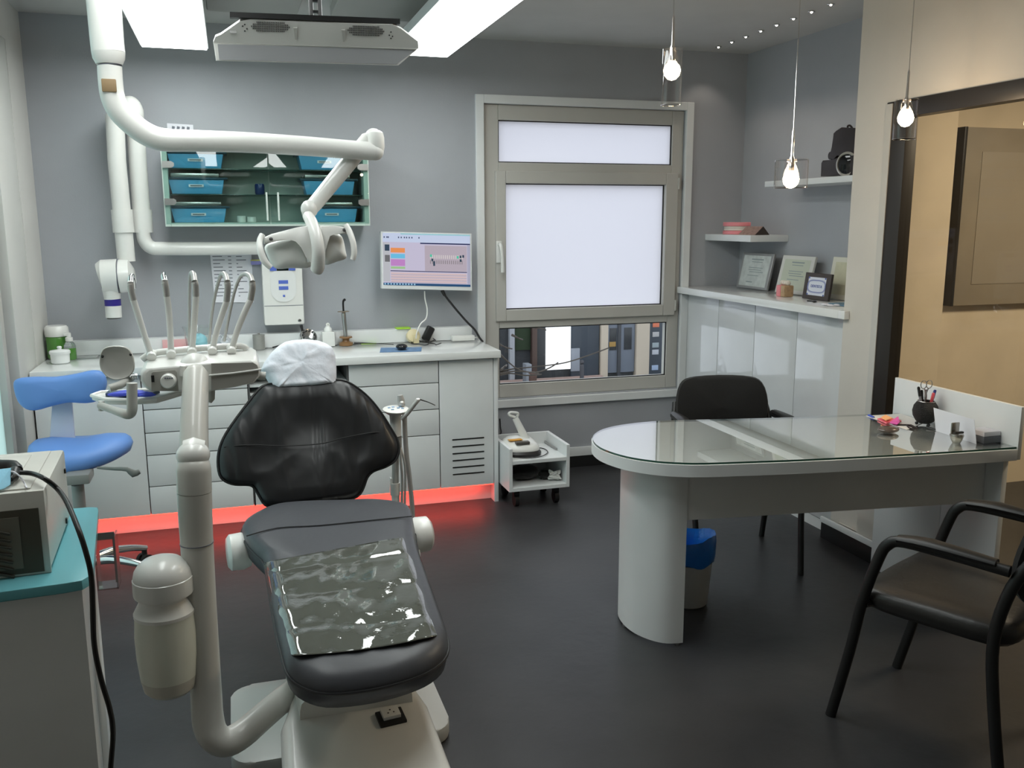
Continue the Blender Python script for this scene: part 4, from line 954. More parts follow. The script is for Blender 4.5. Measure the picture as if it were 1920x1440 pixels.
# ================================================================== CEILING FITTINGS
M_led = emit('led_panel', (.95, 1.0, .98), PANEL_E)
for i, (x0, x1, y1) in enumerate(((-.367, -.063, 4.99), (.845, 1.143, 4.85))):
    t = thing('ceiling_light_panel', ((x0+x1)/2, 4.4, 2.45), ('bright rectangular light panel on the left, beside the white vertical lamp post', 'bright rectangular light panel on the right of the ceiling screen')[i], 'ceiling light', 'suspended light panels')
    bx('diffuser', (x0, 1.9, 2.448), (x1, y1, 2.454), M_led, t, bev=0)
    bx('housing', (x0-.008, 1.892, 2.455), (x1+.008, y1+.008, 2.50), M_white, t)
    for yy in (2.2, 3.95, y1-.2): MB().cyl(((x0+x1)/2, yy, 2.50), ((x0+x1)/2, yy, 2.6495), .006, n=8).obj('hanger', M_steel, t)
for i, (pa, pb_) in enumerate((((388, 22), (557, 30)), ((618, 33), (800, 42)))):
    a, b = PZ(*pa, 2.60), PZ(*pb_, 2.60); y = (a.y+b.y)/2
    o_ = rrect((a.x+b.x)/2, y-.25, abs(b.x-a.x), .5, .03)
    t = MB().prism([(q_[0], q_[1], 2.60) for q_ in o_], (0, 0, .049)).obj('ceiling_box', mat('grey_ceiling_unit', (.40, .40, .38), .5), bevel=.004)
    tag(t, ('flat grey rounded box under the ceiling, left of the black bracket', 'flat grey rounded box under the ceiling, right of the black bracket')[i], 'ceiling box', 'flat boxes on the ceiling')
names = ['first', 'second', 'third', 'fourth', 'fifth', 'sixth', 'seventh', 'eighth']
M_sp = emit('spot_bulb', (1, .9, .78), 14)
for i in range(8):
    y = 5.17-.163*i; x = 2.932-.0045*i
    t = thing('ceiling_spot', (x, y, 2.64), 'tiny recessed ceiling spot, %s of eight counted from the window wall' % names[i], 'spotlight', 'row of tiny spots above the niche')
    MB().lathe((x, y, 2.6499), [(.008, 0), (.016, 0), (.019, -.003), (.017, -.006), (.010, -.004), (.008, -.001)], 16).obj('ring', M_chrome, t)
    MB().sphere((x, y, 2.646), .0065, u=8, v=6).obj('bulb', M_sp, t)
    l = bpy.data.lights.new('spot_light', 'SPOT'); l.energy = 1.6; l.color = (1, .86, .72); l.spot_size = R(95); l.spot_blend = .5; l.shadow_soft_size = .01
    lo = bpy.data.objects.new('spot_light', l); COL.objects.link(lo); lo.parent = t; lo.location = (0, 0, -.008)

# ------------------------------------------------------------------ pendants
M_bulb = emit('warm_bulb', (1, .74, .46), 95)
M_pg = glass('pendant_glass', (.985, .975, .97), 0, 1.7)
PD = [('left', 1.52, (1259, 90), (1256, 197), (1260, 133), .036, 'tall narrow', 'leftmost of three'), ('middle', 2.03, (1484, 298), (1483, 352), (1483, 337), .062, 'wide short', 'lowest of three'), ('right', 2.535, (1701, 186), (1697, 261), (1698, 222), .044, 'medium', 'rightmost of three')]
for nm, x, tp, bt, bl, r, kind, which in PD:
    yP = 3.0
    z1 = PY(tp[0], tp[1], yP).z; z0 = PY(bt[0], bt[1], yP).z; zb = PY(bl[0], bl[1], yP).z; x = PY(bl[0], bl[1], yP).x
    t = thing('pendant_lamp', (x, yP, z0), '%s clear glass pendant lamp, %s over the desk' % (kind, which), 'pendant lamp', 'glass pendant lamps')
    MB().lathe((x, yP, 0), [(r, z0), (r, z1-.004), (r-.004, z1), (.006, z1), (.006, z1-.003), (r-.006, z1-.004), (r-.003, z1-.008), (r-.003, z0)], 36).obj('glass_shade', M_pg, t)
    MB().tube([(x+r*.99*math.cos(R(a_)), yP+r*.99*math.sin(R(a_)), z0) for a_ in range(0, 361, 15)], .0018, 6).obj('glass_rim', glass('pendant_rim', (.9, .88, .86), .15, 7), t)
    MB().lathe((x, yP, 0), [(.007, zb+.035), (.010, zb+.03), (.010, z1+.002), (.006, z1+.01), (.005, z1+.10), (.0018, z1+.11), (.0018, 2.635), (0, 2.636)], 14).obj('stem', M_chrome, t)
    MB().lathe((x, yP, 2.6), [(0, .03), (.03, .032), (.045, .049), (0, .0495)], 24).obj('ceiling_rose', M_chrome, t)
    MB().lathe((x, yP, zb), [(.0, -.032), (.014, -.028), (.026, -.015), (.030, .002), (.026, .016), (.014, .028), (.009, .034), (0, .035)], 20).obj('bulb', M_bulb, t)

# ------------------------------------------------------------------ ceiling-mounted screen (seen from behind and below)
tv = thing('ceiling_screen', (.26, 2.8, 2.1), 'white flat screen with two speaker grilles hung from the ceiling on a black bracket', 'screen')
YT_ = 2.8
def tvp(px, py, y=YT_): return PY(px, py, y)
# back casing: hexagonal outline lying in an inclined plane; screen face below
e0, e1 = tvp(401, 82), tvp(783, 92)          # long edge facing the viewer
n_face = V((0, -.75, -.66)).normalized()      # white face looks forward-down
def onf(px, py): return PP(px, py, e0, n_face)
outl = [onf(*q_) for q_ in ((400, 80), (404, 69), (414, 65), (450, 40), (470, 36), (600, 42), (735, 46), (752, 54), (784, 78), (785, 91))]
MB().prism(outl, -n_face*.010).obj('casing', M_plastic, tv, smooth=False)
low0, low1 = tvp(403, 113), tvp(746, 124)
n_low = V((0, -.97, -.24)).normalized()
def onl(px, py): return PP(px, py, e0+V((0, 0, 0)), n_low)
MB().prism([onl(400, 80), onl(785, 91), onl(747, 123), onl(405, 114)], -n_low*.03, bev=.003).obj('bezel', M_plastic, tv, smooth=False)
MB().prism([onl(408, 82.5)+n_low*.0012, onl(780, 93)+n_low*.0012, onl(744, 120.5)+n_low*.0012, onl(411, 112)+n_low*.0012], -n_low*.003).obj('screen_glass', mat('grey_screen', (.34, .35, .36), .3, coat=.3), tv, smooth=False)
for (cx_, cy_, s_) in ((507, 50.5, 37), (686, 58, 35)):
    gm = MB()
    for i in range(22):
        u = -1+2*(i+.5)/22; hh = 9.5*min(1, 2.6*(1-abs(u)))
        for j in range(5):
            v_ = -1+2*(j+.5)/5
            if abs(v_) > min(1, 2.6*(1-abs(u)))+.05: continue
            a_ = onf(cx_+u*s_, cy_+v_*10+u*1.2); 
            gm.box(a_+V((-.0013, -.0022, -.0017)), a_+V((.0013, .001, .0017)))
    gm.obj('speaker_grille', mat('grille_dark', (.06, .06, .06), .6), tv, smooth=False)
for (px, py) in ((455, 49), (459, 46), (459, 58), (463, 54), (730, 66), (733, 60), (736, 68), (733, 72)): MB().sphere(onf(px, py), .0022, u=8, v=6).obj('screw_hole', M_black, tv)
MB().box(onf(437, 58)+V((-.009, -.001, -.006)), onf(437, 58)+V((.009, .001, .006))).obj('label_outline', mat('label_grey', (.35, .35, .34), .5), tv, smooth=False)
for px, py in ((554, 62), (644, 66)): MB().prism([onf(px-4, py-11), onf(px+3, py-11), onf(px+2, py+11), onf(px-1, py+11)], n_face*.004).obj('rib', M_plasticg, tv, smooth=False)
MB().prism([tvp(431, 22, 2.74), tvp(750, 35, 2.74), tvp(750, 45, 2.74), tvp(431, 32, 2.74)], (0, .02, 0)).obj('bracket_bar', M_black, tv, smooth=False)
MB().prism([tvp(581, 30, 2.82), tvp(604, 31, 2.82), tvp(603, 53, 2.82), tvp(580, 52, 2.82)], (0, .03, 0)).prism([tvp(547, 34, 2.82), tvp(552, 34, 2.82), tvp(550, 47, 2.82), tvp(546, 40, 2.82)], (0, .02, 0)).prism([tvp(623, 40, 2.82), tvp(655, 42, 2.82), tvp(645, 53, 2.82), tvp(620, 52, 2.82)], (0, .02, 0)).obj('bracket_joint', M_black, tv, smooth=False)
MB().prism([tvp(568, 52, 2.80), tvp(631, 56, 2.80), tvp(631, 59, 2.80), tvp(568, 55, 2.80)], (0, .02, 0)).obj('mount_plate', M_steel, tv, smooth=False)
pa, pb_ = tvp(584, 34, 2.83), tvp(600, 34, 2.83)
MB().tube([pa, V((pa.x, 2.83, 2.649))], .007, 8).tube([pb_, V((pb_.x-.004, 2.83, 2.649))], .007, 8).box((pa.x, 2.825, pa.z+.045), (pb_.x, 2.835, pa.z+.055)).box((pa.x, 2.825, pa.z+.015), (pb_.x, 2.835, pa.z+.022)).box((pa.x-.05, 2.78, 2.64), (pb_.x+.05, 2.88, 2.6495)).obj('ceiling_bracket', M_black, tv, smooth=False)

# ------------------------------------------------------------------ operating light on its ceiling arm
YL = 2.95
ol = thing('operating_light', (PY(195, 100, YL).x, YL, 1.45), 'white dental operating light on a long curved arm from the ceiling', 'operating light')
def L(px, py, y=YL): return PY(px, py, y)
a = L(197, 60); tt = L(193, 0)
MB().tube([V((tt.x-.0, YL, 2.6495)), L(194, 0), L(201, 80), L(203, 98)], [.047, .047, .046, .046], 24).tube([L(203, 98), L(204, 110), L(205, 121)], [.046, .044, .036], 24).obj('ceiling_post', M_plastic, ol, angle=60)
MB().tube([L(205, 121.5), L(205.5, 124)], .034, 20).obj('swivel_ring', M_ink, ol)
MB().tube([L(205.5, 124), L(207, 150), L(211, 180), L(222, 205), L(243, 228), L(272, 250), L(305, 262), L(360, 264), L(450, 266.5), L(560, 273), L(650, 280), L(703, 284)], [.034]*4+[.034, .034, .034, .032, .031, .030, .029, .029], 20, smooth=4).sphere(L(703, 284), .0285, (1, 1, 1)).obj('horizontal_arm', M_plastic, ol, angle=60)
lb = L(206, 160, YL-.035)
MB().box(lb+V((-.022, -.003, -.018)), lb+V((.017, .012, .018)), .003).obj('tan_label', mat('tan_label', (.28, .19, .10), .6), ol)
MB().lathe(L(706, 282), [(.024, 0), (.026, .01), (.0255, .04), (.022, .055), (.012, .062), (0, .063)]).obj('end_joint', M_plastic, ol)
MB().tube([L(700, 258, YL+.03), L(690, 262, YL+.03), L(640, 322, YL+.03), L(590, 383, YL+.03), L(581, 392, YL+.02)], [.022, .026, .026, .024, .024], 18).sphere(L(700, 256, YL+.02), .026).sphere(L(580, 392, YL+.02), .027, (1, 1, 1.05)).obj('spring_arm', M_plastic, ol, angle=60)
MB().tube([L(577, 395, YL+.02), L(577, 404, YL+.01)], [.021, .017], 18).obj('head_joint', M_plasticg, ol)
YH = YL-.02
MB().tube([L(577, 404.5, YL), L(583, 415, YL-.03), L(592, 440, YL-.07), L(597, 470, YL-.08), L(596, 498, YL-.06), L(593, 507, YL-.05)], [.016, .018, .0185, .019, .0205, .019], 16, smooth=4, up=(0, 1, 0), flat=1.05).obj('head_yoke', M_plastic, ol, angle=60)
M_refl = mat('reflector_back', (.78, .79, .76), .4, coat=.2)
# two shell-shaped reflector halves
def shell(pts, cpt, depth, nm, m, y=YL):
    P_ = closed([L(px, py, y) for px, py in pts], 4)
    c_ = L(cpt[0], cpt[1], y)
    return MB().pad(P_, (0, -1, 0), [(0, -.05), (.94, -.045), (1, -.01), (.985, .004), (.9, .014), (.6, depth*.8), (.3, depth*.97), (0, depth)], centre=c_).obj(nm, m, ol, angle=60)
shell([(499, 459), (540, 447), (566, 448), (580, 475), (582, 501), (545, 503), (516, 503), (501, 480)], (545, 478), .03, 'reflector', M_refl)
shell([(608, 440), (630, 437), (642, 445), (648, 470), (649, 484), (632, 491), (608, 496), (604, 470)], (628, 466), .03, 'reflector', M_refl)
def bar(pts, th, y, nm):
    P_ = [L(px, py, y) for px, py in pts]
    return MB().prism(P_, (0, th, 0), bev=.004).obj(nm, M_plastic, ol, angle=50)
bar([(494, 446), (510, 439), (560, 426), (582, 423), (586, 470), (584, 492), (578, 492), (575, 480), (567, 463), (556, 451), (545, 447), (520, 452), (496, 458)], .04, YL-.055, 'head_cover')
bar([(600, 423), (625, 423), (642, 425), (652, 430), (655, 439), (625, 437), (617, 441), (612, 455), (608, 490), (602, 492)], .04, YL-.055, 'head_cover')
for px, py in ((508, 448), (645.5, 431)): MB().sphere(L(px, py, YL-.057), .006, (1, .4, .9), 12, 8).obj('screw_cap', mat('cap_grey', (.10, .10, .10), .4), ol)
MB().tube([L(492, 440, YL-.05), L(487, 452, YL-.06), L(488, 468, YL-.075), L(495, 488, YL-.08), L(508, 502, YL-.08)], [.009, .0095, .0105, .011, .008], 12, smooth=4).obj('side_handle', M_plastic, ol)
MB().tube([L(648, 422, YL-.05), L(655, 434, YL-.06), L(662, 455, YL-.075), L(664, 475, YL-.08), L(661, 487, YL-.08)], [.009, .0095, .0095, .0095, .008], 12, smooth=4).obj('side_handle', M_plastic, ol)

# ================================================================== DENTAL CHAIR
dc = thing('dental_chair', (.3, 2.75, 0), 'black and charcoal dental treatment chair on a white base', 'dental chair')
MB().prism([(q_[0], q_[1], .002) for q_ in rrect(.245, 2.72, .66, .47, .07)], (0, 0, .05), bev=.01).obj('foot_plate', mat('base_grey', (.46, .46, .44), .35), dc, angle=50)
# front housing
def hs(x0, x1, y, z, ybot=None): return (x0, x1, y, z)
secs = [(.085, .445, 2.60, .30), (.080, .45, 2.42, .255), (.055, .470, 2.36, .235), (.045, .480, 2.05, .195), (.04, .485, 1.66, .17), (.06, .46, 1.62, .12)]
hb = MB(); rings = []
for x0, x1, y, z in secs:
    r = .035; o_ = [(x0, .002), (x0, z-r)]+[(x0+r-r*math.cos(R(a_)), z-r+r*math.sin(R(a_))) for a_ in (20, 45, 70, 90)]+[(x1-r+r*math.cos(R(a_)), z-r+r*math.sin(R(a_))) for a_ in (90, 70, 45, 20)]+[(x1, z-r), (x1, .002)]
    rings.append([(q_[0], y, q_[1]) for q_ in o_])
hb.ring_surface(rings); hb.obj('front_housing', M_plastic, dc, angle=50)
secs = [(.10, .44, 3.05, .42), (.09, .45, 2.75, .42), (.09, .45, 2.50, .38), (.10, .435, 2.36, .30)]
hb = MB(); rings = []
for x0, x1, y, z in secs:
    r = .04; o_ = [(x0, .03), (x0+.01, z-r)]+[(x0+.01+r-r*math.cos(R(a_)), z-r+r*math.sin(R(a_))) for a_ in (30, 60, 90)]+[(x1-.01-r+r*math.cos(R(a_)), z-r+r*math.sin(R(a_))) for a_ in (90, 60, 30)]+[(x1-.01, z-r), (x1, .03)]
    rings.append([(q_[0], y, q_[1]) for q_ in o_])
hb.ring_surface(rings); hb.obj('lift_column', M_plastic, dc, angle=50)
sp = PZ(733, 1349, .224); 
so = MB().box((-.038, -.032, 0), (.038, .032, .012), .003, 2, Matrix.Translation(sp) @ Matrix.Rotation(R(7), 4, 'X') @ Matrix.Rotation(R(6), 4, 'Z')).obj('socket_frame', M_black, dc)
mt = Matrix.Translation(sp+V((0, .004, .011))) @ Matrix.Rotation(R(7), 4, 'X') @ Matrix.Rotation(R(6), 4, 'Z')
MB().box((-.025, -.020, 0), (.025, .024, .012), .002, 2, mt).obj('socket', M_plastic, dc)
for dx, dy in ((-.008, -.004), (.008, -.004), (.0, .008)): MB().box((dx-.002, dy-.002, .012), (dx+.002, dy+.002, .0128), 0, 1, mt).obj('socket_hole', M_black, dc)
# seat: inclined plane
SA, SN = V((.3, 2.05, .44)), V((0, -.085, 1)).normalized()
def sp_(px, py, h=0): return PP(px, py, SA+SN*h, SN)
seat_px = [(453, 1000), (462, 985), (490, 968), (520, 957), (570, 952), (640, 950), (700, 948), (745, 953), (768, 962), (777, 985), (779, 1012), (786, 1045), (803, 1095), (822, 1150), (836, 1190), (841, 1215), (832, 1240), (800, 1264), (745, 1284), (680, 1298), (610, 1303), (565, 1290), (540, 1268), (529, 1235), (516, 1180), (504, 1110), (496, 1060), (480, 1042), (462, 1022)]
o_ = closed([sp_(x, y) for x, y in seat_px], 3)
seat = MB().pad(o_, SN, [(0, -.055), (.9, -.055), (.975, -.045), (.99, -.02), (1, 0), (.992, .018), (.965, .038), (.92, .05), (.8, .056), (.4, .058), (0, .059)], centre=sp_(655, 1120)).obj('seat', M_leatherg, dc, angle=80)
pipe = [p+SN*.002 for p in o_]
MB().tube(pipe+[pipe[0]], .0045, 6).obj('seat_piping', mat('piping_dark', (.015, .015, .017), .5), dc)
MB().tube([sp_(x, y, .060) for x, y in ((462, 1005), (520, 990), (600, 985), (700, 975), (772, 968))], .0022, 6, smooth=4).obj('seat_seam', mat('seam', (.02, .02, .024), .6), dc)
# protective film over the seat front
cov = [(500, 1062), (560, 1048), (640, 1036), (700, 1022), (752, 1004), (772, 1040), (790, 1090), (808, 1150), (818, 1182), (790, 1190), (750, 1206), (690, 1222), (630, 1230), (585, 1228), (553, 1224), (533, 1210), (519, 1140), (508, 1100)]
fm = MB()
oc = closed([sp_(x, y, .058) for x, y in cov], 3); cc_ = sum(oc, V())/len(oc)
# film surface: gridded so that it can wrinkle
N_, M_ = 26, 34
def film(u, v):
    lx = [(494, 1054), (500, 1090), (508, 1135), (518, 1180), (533, 1230)]; rx = [(773, 1003), (789, 1045), (806, 1095), (822, 1145), (837, 1188)]
    def il(a, t): t *= len(a)-1; i = min(int(t), len(a)-2); f_ = t-i; return (a[i][0]*(1-f_)+a[i+1][0]*f_, a[i][1]*(1-f_)+a[i+1][1]*f_)
    l_, r_ = il(lx, v), il(rx, v); x, y = l_[0]*(1-u)+r_[0]*u, l_[1]*(1-u)+r_[1]*u
    if v > .9: y += 10*(v-.9)*10*math.sin(math.pi*u)*.8
    e = min(u, 1-u)
    h = .0630-max(0, .075-e)**1.5*2.6 + (.0016*math.sin(u*19+math.sin(v*6)*1.3)+.0014*math.sin(v*23+math.sin(u*7)*2)+.001*math.sin(u*41+v*33))
    for c0_ in (.14, .42, .76): h += -.0035*math.exp(-((v-c0_-.05*u)/.012)**2)
    for c0_ in (.33, .52): h += -.0028*math.exp(-((u-c0_-.03*math.sin(v*9))/.014)**2)*(.5+.5*math.sin(v*5+c0_*20))
    return sp_(x, y, h)
top = [[film(i/N_, j/M_) for i in range(N_+1)] for j in range(M_+1)]
bm_ = fm.bm; vs_ = [[bm_.verts.new(p) for p in row] for row in top]
for j in range(M_):
    for i in range(N_): bm_.faces.new((vs_[j][i], vs_[j][i+1], vs_[j+1][i+1], vs_[j+1][i]))
film_m = mat('clear_vinyl_over_leather', (.085, .09, .075), .07, coat=1, spec=.8, bump=.45, bscale=11, cr=.03)
fo_ = fm.obj('vinyl_cover', film_m, dc, sub=1)
so_ = fo_.modifiers.new('thick', 'SOLIDIFY'); so_.thickness = .0012; so_.offset = -1
fo_['label'] = 'shiny wrinkled clear vinyl cover'
# under-seat frame and armrest pivots
MB().pad(closed([sp_(x, y, -.055) for x, y in ((480, 1010), (640, 965), (770, 985), (790, 1060), (820, 1180), (810, 1230), (680, 1280), (570, 1270), (540, 1200), (515, 1080))], 3), SN, [(0, -.03), (.93, -.03), (1, -.012), (1, 0), (0, 0.0)]).obj('seat_shell', M_plastic, dc, angle=50)
la = PY(446, 1035, 3.08); ra = PY(783, 1002, 3.02)
MB().lathe(la+V((-.035, .0, 0)), [(0, 0), (.050, 0), (.062, .01), (.064, .05), (.055, .075), (0, .076)], 28, axis=(1, .12, 0)).obj('hinge_cap', M_plastic, dc)
MB().lathe(ra+V((.045, 0, 0)), [(0, 0), (.050, 0), (.062, .01), (.064, .05), (.055, .075), (0, .076)], 28, axis=(-1, -.12, 0)).obj('hinge_cap', M_plastic, dc)
MB().tube([la+V((.02, .02, -.02)), ra+V((-.02, .02, -.02))], .028, 14).obj('hinge_bar', M_dark, dc)
# backrest
BP = V((.3, 3.33, .50)); BN = V((-.0, -.93, .36)).normalized()
def bp(px, py, h=0): return PP(px, py, BP+BN*h, BN)
back_px = [(500, 722), (480, 737), (462, 760), (441, 788), (423, 815), (412, 840), (408.5, 866), (412, 891), (423, 903), (441, 909), (468, 910), (478, 917), (486, 931), (496, 946), (512, 952), (535, 952), (565, 947), (615, 940), (655, 936), (672, 929), (681, 915), (688, 896), (700, 884), (722, 876), (740, 864), (747, 845), (744, 826), (732, 804), (713, 774), (692, 748), (667, 727), (640, 714), (600, 716), (550, 720)]
o_ = closed([bp(x, y) for x, y in back_px], 3)
MB().pad(o_, BN, [(0, -.05), (.9, -.05), (.98, -.03), (1, -.008), (.995, .01), (.965, .03), (.9, .042), (.7, .040), (.4, .030), (0, .026)], centre=bp(585, 830)).obj('backrest', M_leather, dc, angle=80)
bpi = [p+BN*.012 for p in o_]; MB().tube(bpi+[bpi[0]], .005, 6).obj('back_piping', mat('piping_black', (.01, .01, .01), .4), dc)
MB().tube([bp(x, y, .047 if 430 < x < 720 else .035) for x, y in ((420, 838), (470, 834), (530, 836), (600, 832), (640, 822), (690, 812), (722, 810))], .0022, 6, smooth=4).obj('back_seam', mat('seam_black', (.005, .005, .005), .5), dc)
MB().prism([bp(555, 930, -.05), bp(615, 925, -.05), bp(614, 965, -.05), bp(554, 968, -.05)], BN*.02).obj('back_bracket', mat('dark_grey_metal', (.10, .10, .10), .4), dc, bevel=.003)
# headrest with its paper cover
HP = V((.26, 3.56, 1.05)); HN = V((-.03, -.95, .30)).normalized()
def hp_(px, py, h=0): return PP(px, py, HP+HN*h, HN)
o_ = closed([hp_(x, y) for x, y in ((515, 665), (540, 652), (590, 650), (615, 662), (622, 690), (612, 712), (570, 718), (525, 716), (508, 695))], 3)
MB().pad(o_, HN, [(0, -.05), (.9, -.045), (1, 0), (.95, .03), (.7, .045), (0, .05)]).obj('headrest', M_leather, dc, angle=80)
MB().tube([hp_(565, 700, -.05), bp(590, 760, -.06)], .02, 12).obj('headrest_post', M_steel, dc)
from mathutils import noise as NZ
cv = [(522, 649), (534, 642), (550, 639), (575, 637), (598, 640), (614, 646), (624, 653), (629, 668), (631, 690), (631, 712), (631, 727), (618, 726), (598, 729), (580, 732), (560, 733), (540, 733), (526, 735), (513, 739), (507, 722), (498, 707), (488, 696), (495, 680), (508, 662)]
oc = [hp_(x, y) for x, y in cv]; fine = []
for i_ in range(len(oc)):
    for j_ in range(4): fine.append(oc[i_].lerp(oc[(i_+1) % len(oc)], j_/4))
cc0 = hp_(565, 682)
hc = MB().pad(fine, HN, [(.97, -.06), (1.0, -.03), (1.0, .0), (.985, .022), (.95, .042), (.90, .055), (.82, .064), (.72, .069), (.6, .071), (.48, .073), (.36, .075), (.24, .076), (.12, .076), (.03, .076)], centre=cc0)
for v in hc.bm.verts:
    d_ = (v.co-cc0); k_ = NZ.noise(v.co*26)+.6*NZ.noise(v.co*60+V((3, 1, 2)))
    s_ = min(1, max(.15, (d_.length-.005)/.05))
    v.co += HN*.006*k_*s_
    zz = d_.z
    if -.075 < zz < -.055 and abs(d_.x) < .09: v.co += HN*.008
ho = hc.obj('headrest_cover', mat('tissue_paper', (.66, .68, .74), .75, mottle=.05, mscale=12, bump=.5, bscale=24), sub=1)
tag(ho, 'white crumpled paper cover over the headrest of the dental chair', 'headrest cover')
# ================================================================== INSTRUMENT DELIVERY UNIT
def U(px, py, y=2.62): return PY(px, py, y)
du = thing('delivery_unit', (.02, 2.45, .25), 'white dental instrument unit on a tall curved arm left of the chair', 'dental unit')
ya = 2.36
MB().tube([PY(600, 1262, 2.66), PY(556, 1292, 2.52), PY(505, 1333, 2.42), PY(455, 1376, 2.34), PY(424, 1391, 2.32), PY(401, 1380, 2.32), PY(390, 1350, 2.33), PY(386, 1290, 2.34), PY(377, 1150, 2.35), PY(369, 1016, 2.36), PY(366, 960, 2.36), PY(364.5, 922, 2.36)], [.034, .036, .037, .038, .039, .040, .041, .040, .040, .041, .0425, .043], 24, smooth=4).obj('lower_arm', M_plasticg and mat('ivory_arm', (.56, .55, .51), .35, coat=.2), du, angle=60)
M_iv = MAT['ivory_arm']
MB().tube([PY(364.5, 921, 2.36), PY(363, 880, 2.36), PY(363, 866, 2.36), PY(363, 858, 2.36)], [.043, .043, .039, .026], 24).obj('arm_sleeve', M_iv, du, angle=60)
MB().tube([PY(369, 1016.5, 2.36), PY(369.1, 1018, 2.36)], .0428, 24).obj('arm_seam', M_ink, du)
jb = MB().tube([PY(346, 852, 2.38), PY(362, 850, 2.38), PY(381, 852, 2.38)], [.036, .042, .036], 20)
jb.sphere(PY(362, 853, 2.37), .041, (1.02, 1, .85)).obj('elbow_joint', M_plastic, du, angle=60)
MB().tube([PY(364, 848, 2.40), PY(364, 800, 2.44), PY(366, 740, 2.52), PY(367, 700, 2.56), PY(367, 688, 2.57)], [.0365, .0355, .0345, .0325, .020], 24).obj('upper_arm', M_iv, du, angle=60)
# head body
yf, yb = 2.60, 2.80
outl = [(263, 715), (263, 700), (272, 691), (342, 684), (392, 679), (474, 675), (483, 680), (488, 691), (487, 706), (476, 719), (440, 727), (392, 735), (335, 735), (282, 734), (270, 727)]
F_ = [U(x, y, yf) for x, y in outl]
def bk(p, i):
    return V((p.x, yb, p.z+(.0 if p.z > F_[0].z+.02 else .0)))
zt0 = F_[3].z
bm_ = MB(); r0 = [p+V((0, .012, 0)) for p in F_]; cf = sum(F_, V())/len(F_)
bm_.ring_surface([[cf+(p-cf)*.94+V((0, 0, 0)) for p in F_], [p+V((0, .01, 0)) for p in F_], [V((p.x, yb-.02, p.z+.012)) for p in F_], [V((cf.x+(p.x-cf.x)*.94, yb, cf.z+(p.z-cf.z)*.85)) for p in F_]])
bm_.obj('head_body', M_plastic, du, angle=35, bevel=.004)
fp = [U(x, y, yf-.001) for x, y in ((396, 681), (474, 679), (482, 684), (485, 692), (484, 704), (474, 716), (440, 724), (396, 732))]
MB().prism(fp, (0, -.004, 0), bev=.001).obj('front_panel', mat('warm_grey_plastic', (.36, .35, .32), .4), du, smooth=False)
MB().prism([U(x, y, yf-.001) for x, y in ((284, 700), (287, 697), (328, 694), (332, 698), (335, 733), (284, 733))], (0, -.0035, 0)).obj('recess_panel', mat('warm_grey_plastic', (.36, .35, .32), .4), du, smooth=False)
MB().lathe(U(316.5, 714, yf-.004), [(.0205, 0), (.0215, .002), (.020, .014), (.017, .017), (0, .0172)], 28, axis=(-.1, -1, .05)).obj('dial', M_plastic, du)
for i in range(4): 
    q_ = U(310+i*4.2, 709, yf-.0205); MB().box(q_+V((-.0022, -.002, -.0016)), q_+V((.0022, .002, .0016))).obj('dial_mark', M_ink, du, smooth=False)
q_ = U(286.5, 710, yf-.005); MB().box(q_+V((-.004, -.004, -.009)), q_+V((.004, .004, .009)), .001).obj('switch', M_black, du)
q_ = U(433, 732, yf+.05)
MB().tube([U(392, 704, yf-.007), U(440, 699.5, yf-.007), U(490, 692.5, yf-.007)], .0028, 8).obj('side_rail', M_plastic, du)
MB().tube([U(484, 704, yf+.04), U(498, 705, yf+.04)], .012, 14).obj('side_knob', M_plasticg, du)
MB().tube([U(395, 730, yf+.03), U(396, 748, yf+.03), U(393, 754, yf+.03)], [.012, .010, .006], 12).obj('lower_hook', M_plasticg, du)
MB().sphere(U(366, 690, 2.645), .043, (1, .9, 1), 24, 16).tube([U(342, 705, 2.60), U(343, 686, 2.60)], .008, 8).obj('arm_dome', M_plastic, du)
yr = 2.74
MB().tube([U(266, 674, yr), U(285, 663, yr), U(330, 657, yr), U(400, 651, yr), U(452, 649, yr), U(462, 655, yr)], .0095, 12, smooth=3).obj('hose_rail', M_plastic, du)
wh = [([(284, 668), (272, 632), (260, 594), (250, 562), (246, 545), (245, 530)], [(245, 530), (245.5, 521), (248, 517), (250, 522), (252, 540)]),
      ([(321, 664), (319, 620), (316, 578), (312.5, 555), (310.5, 537), (309, 527)], [(309, 527), (307, 518), (307, 514), (309, 515), (310, 530)]),
      ([(360, 660), (363, 620), (366, 578), (367.5, 555), (366.5, 535), (365, 528)], [(365, 528), (363, 515), (359, 512), (356.5, 520), (355, 560), (354.5, 640)]),
      ([(398, 658), (406, 622), (418, 585), (425, 565), (427, 540), (426, 528)], [(426, 528), (423, 517), (417, 513), (411, 524), (403, 555), (397, 590), (392, 640)]),
      ([(434, 658), (444, 622), (459, 585), (470, 562), (473.5, 540), (473, 529)], [(473, 529), (469, 518), (460, 514), (450, 520), (440, 546), (430, 590), (420, 640)])]
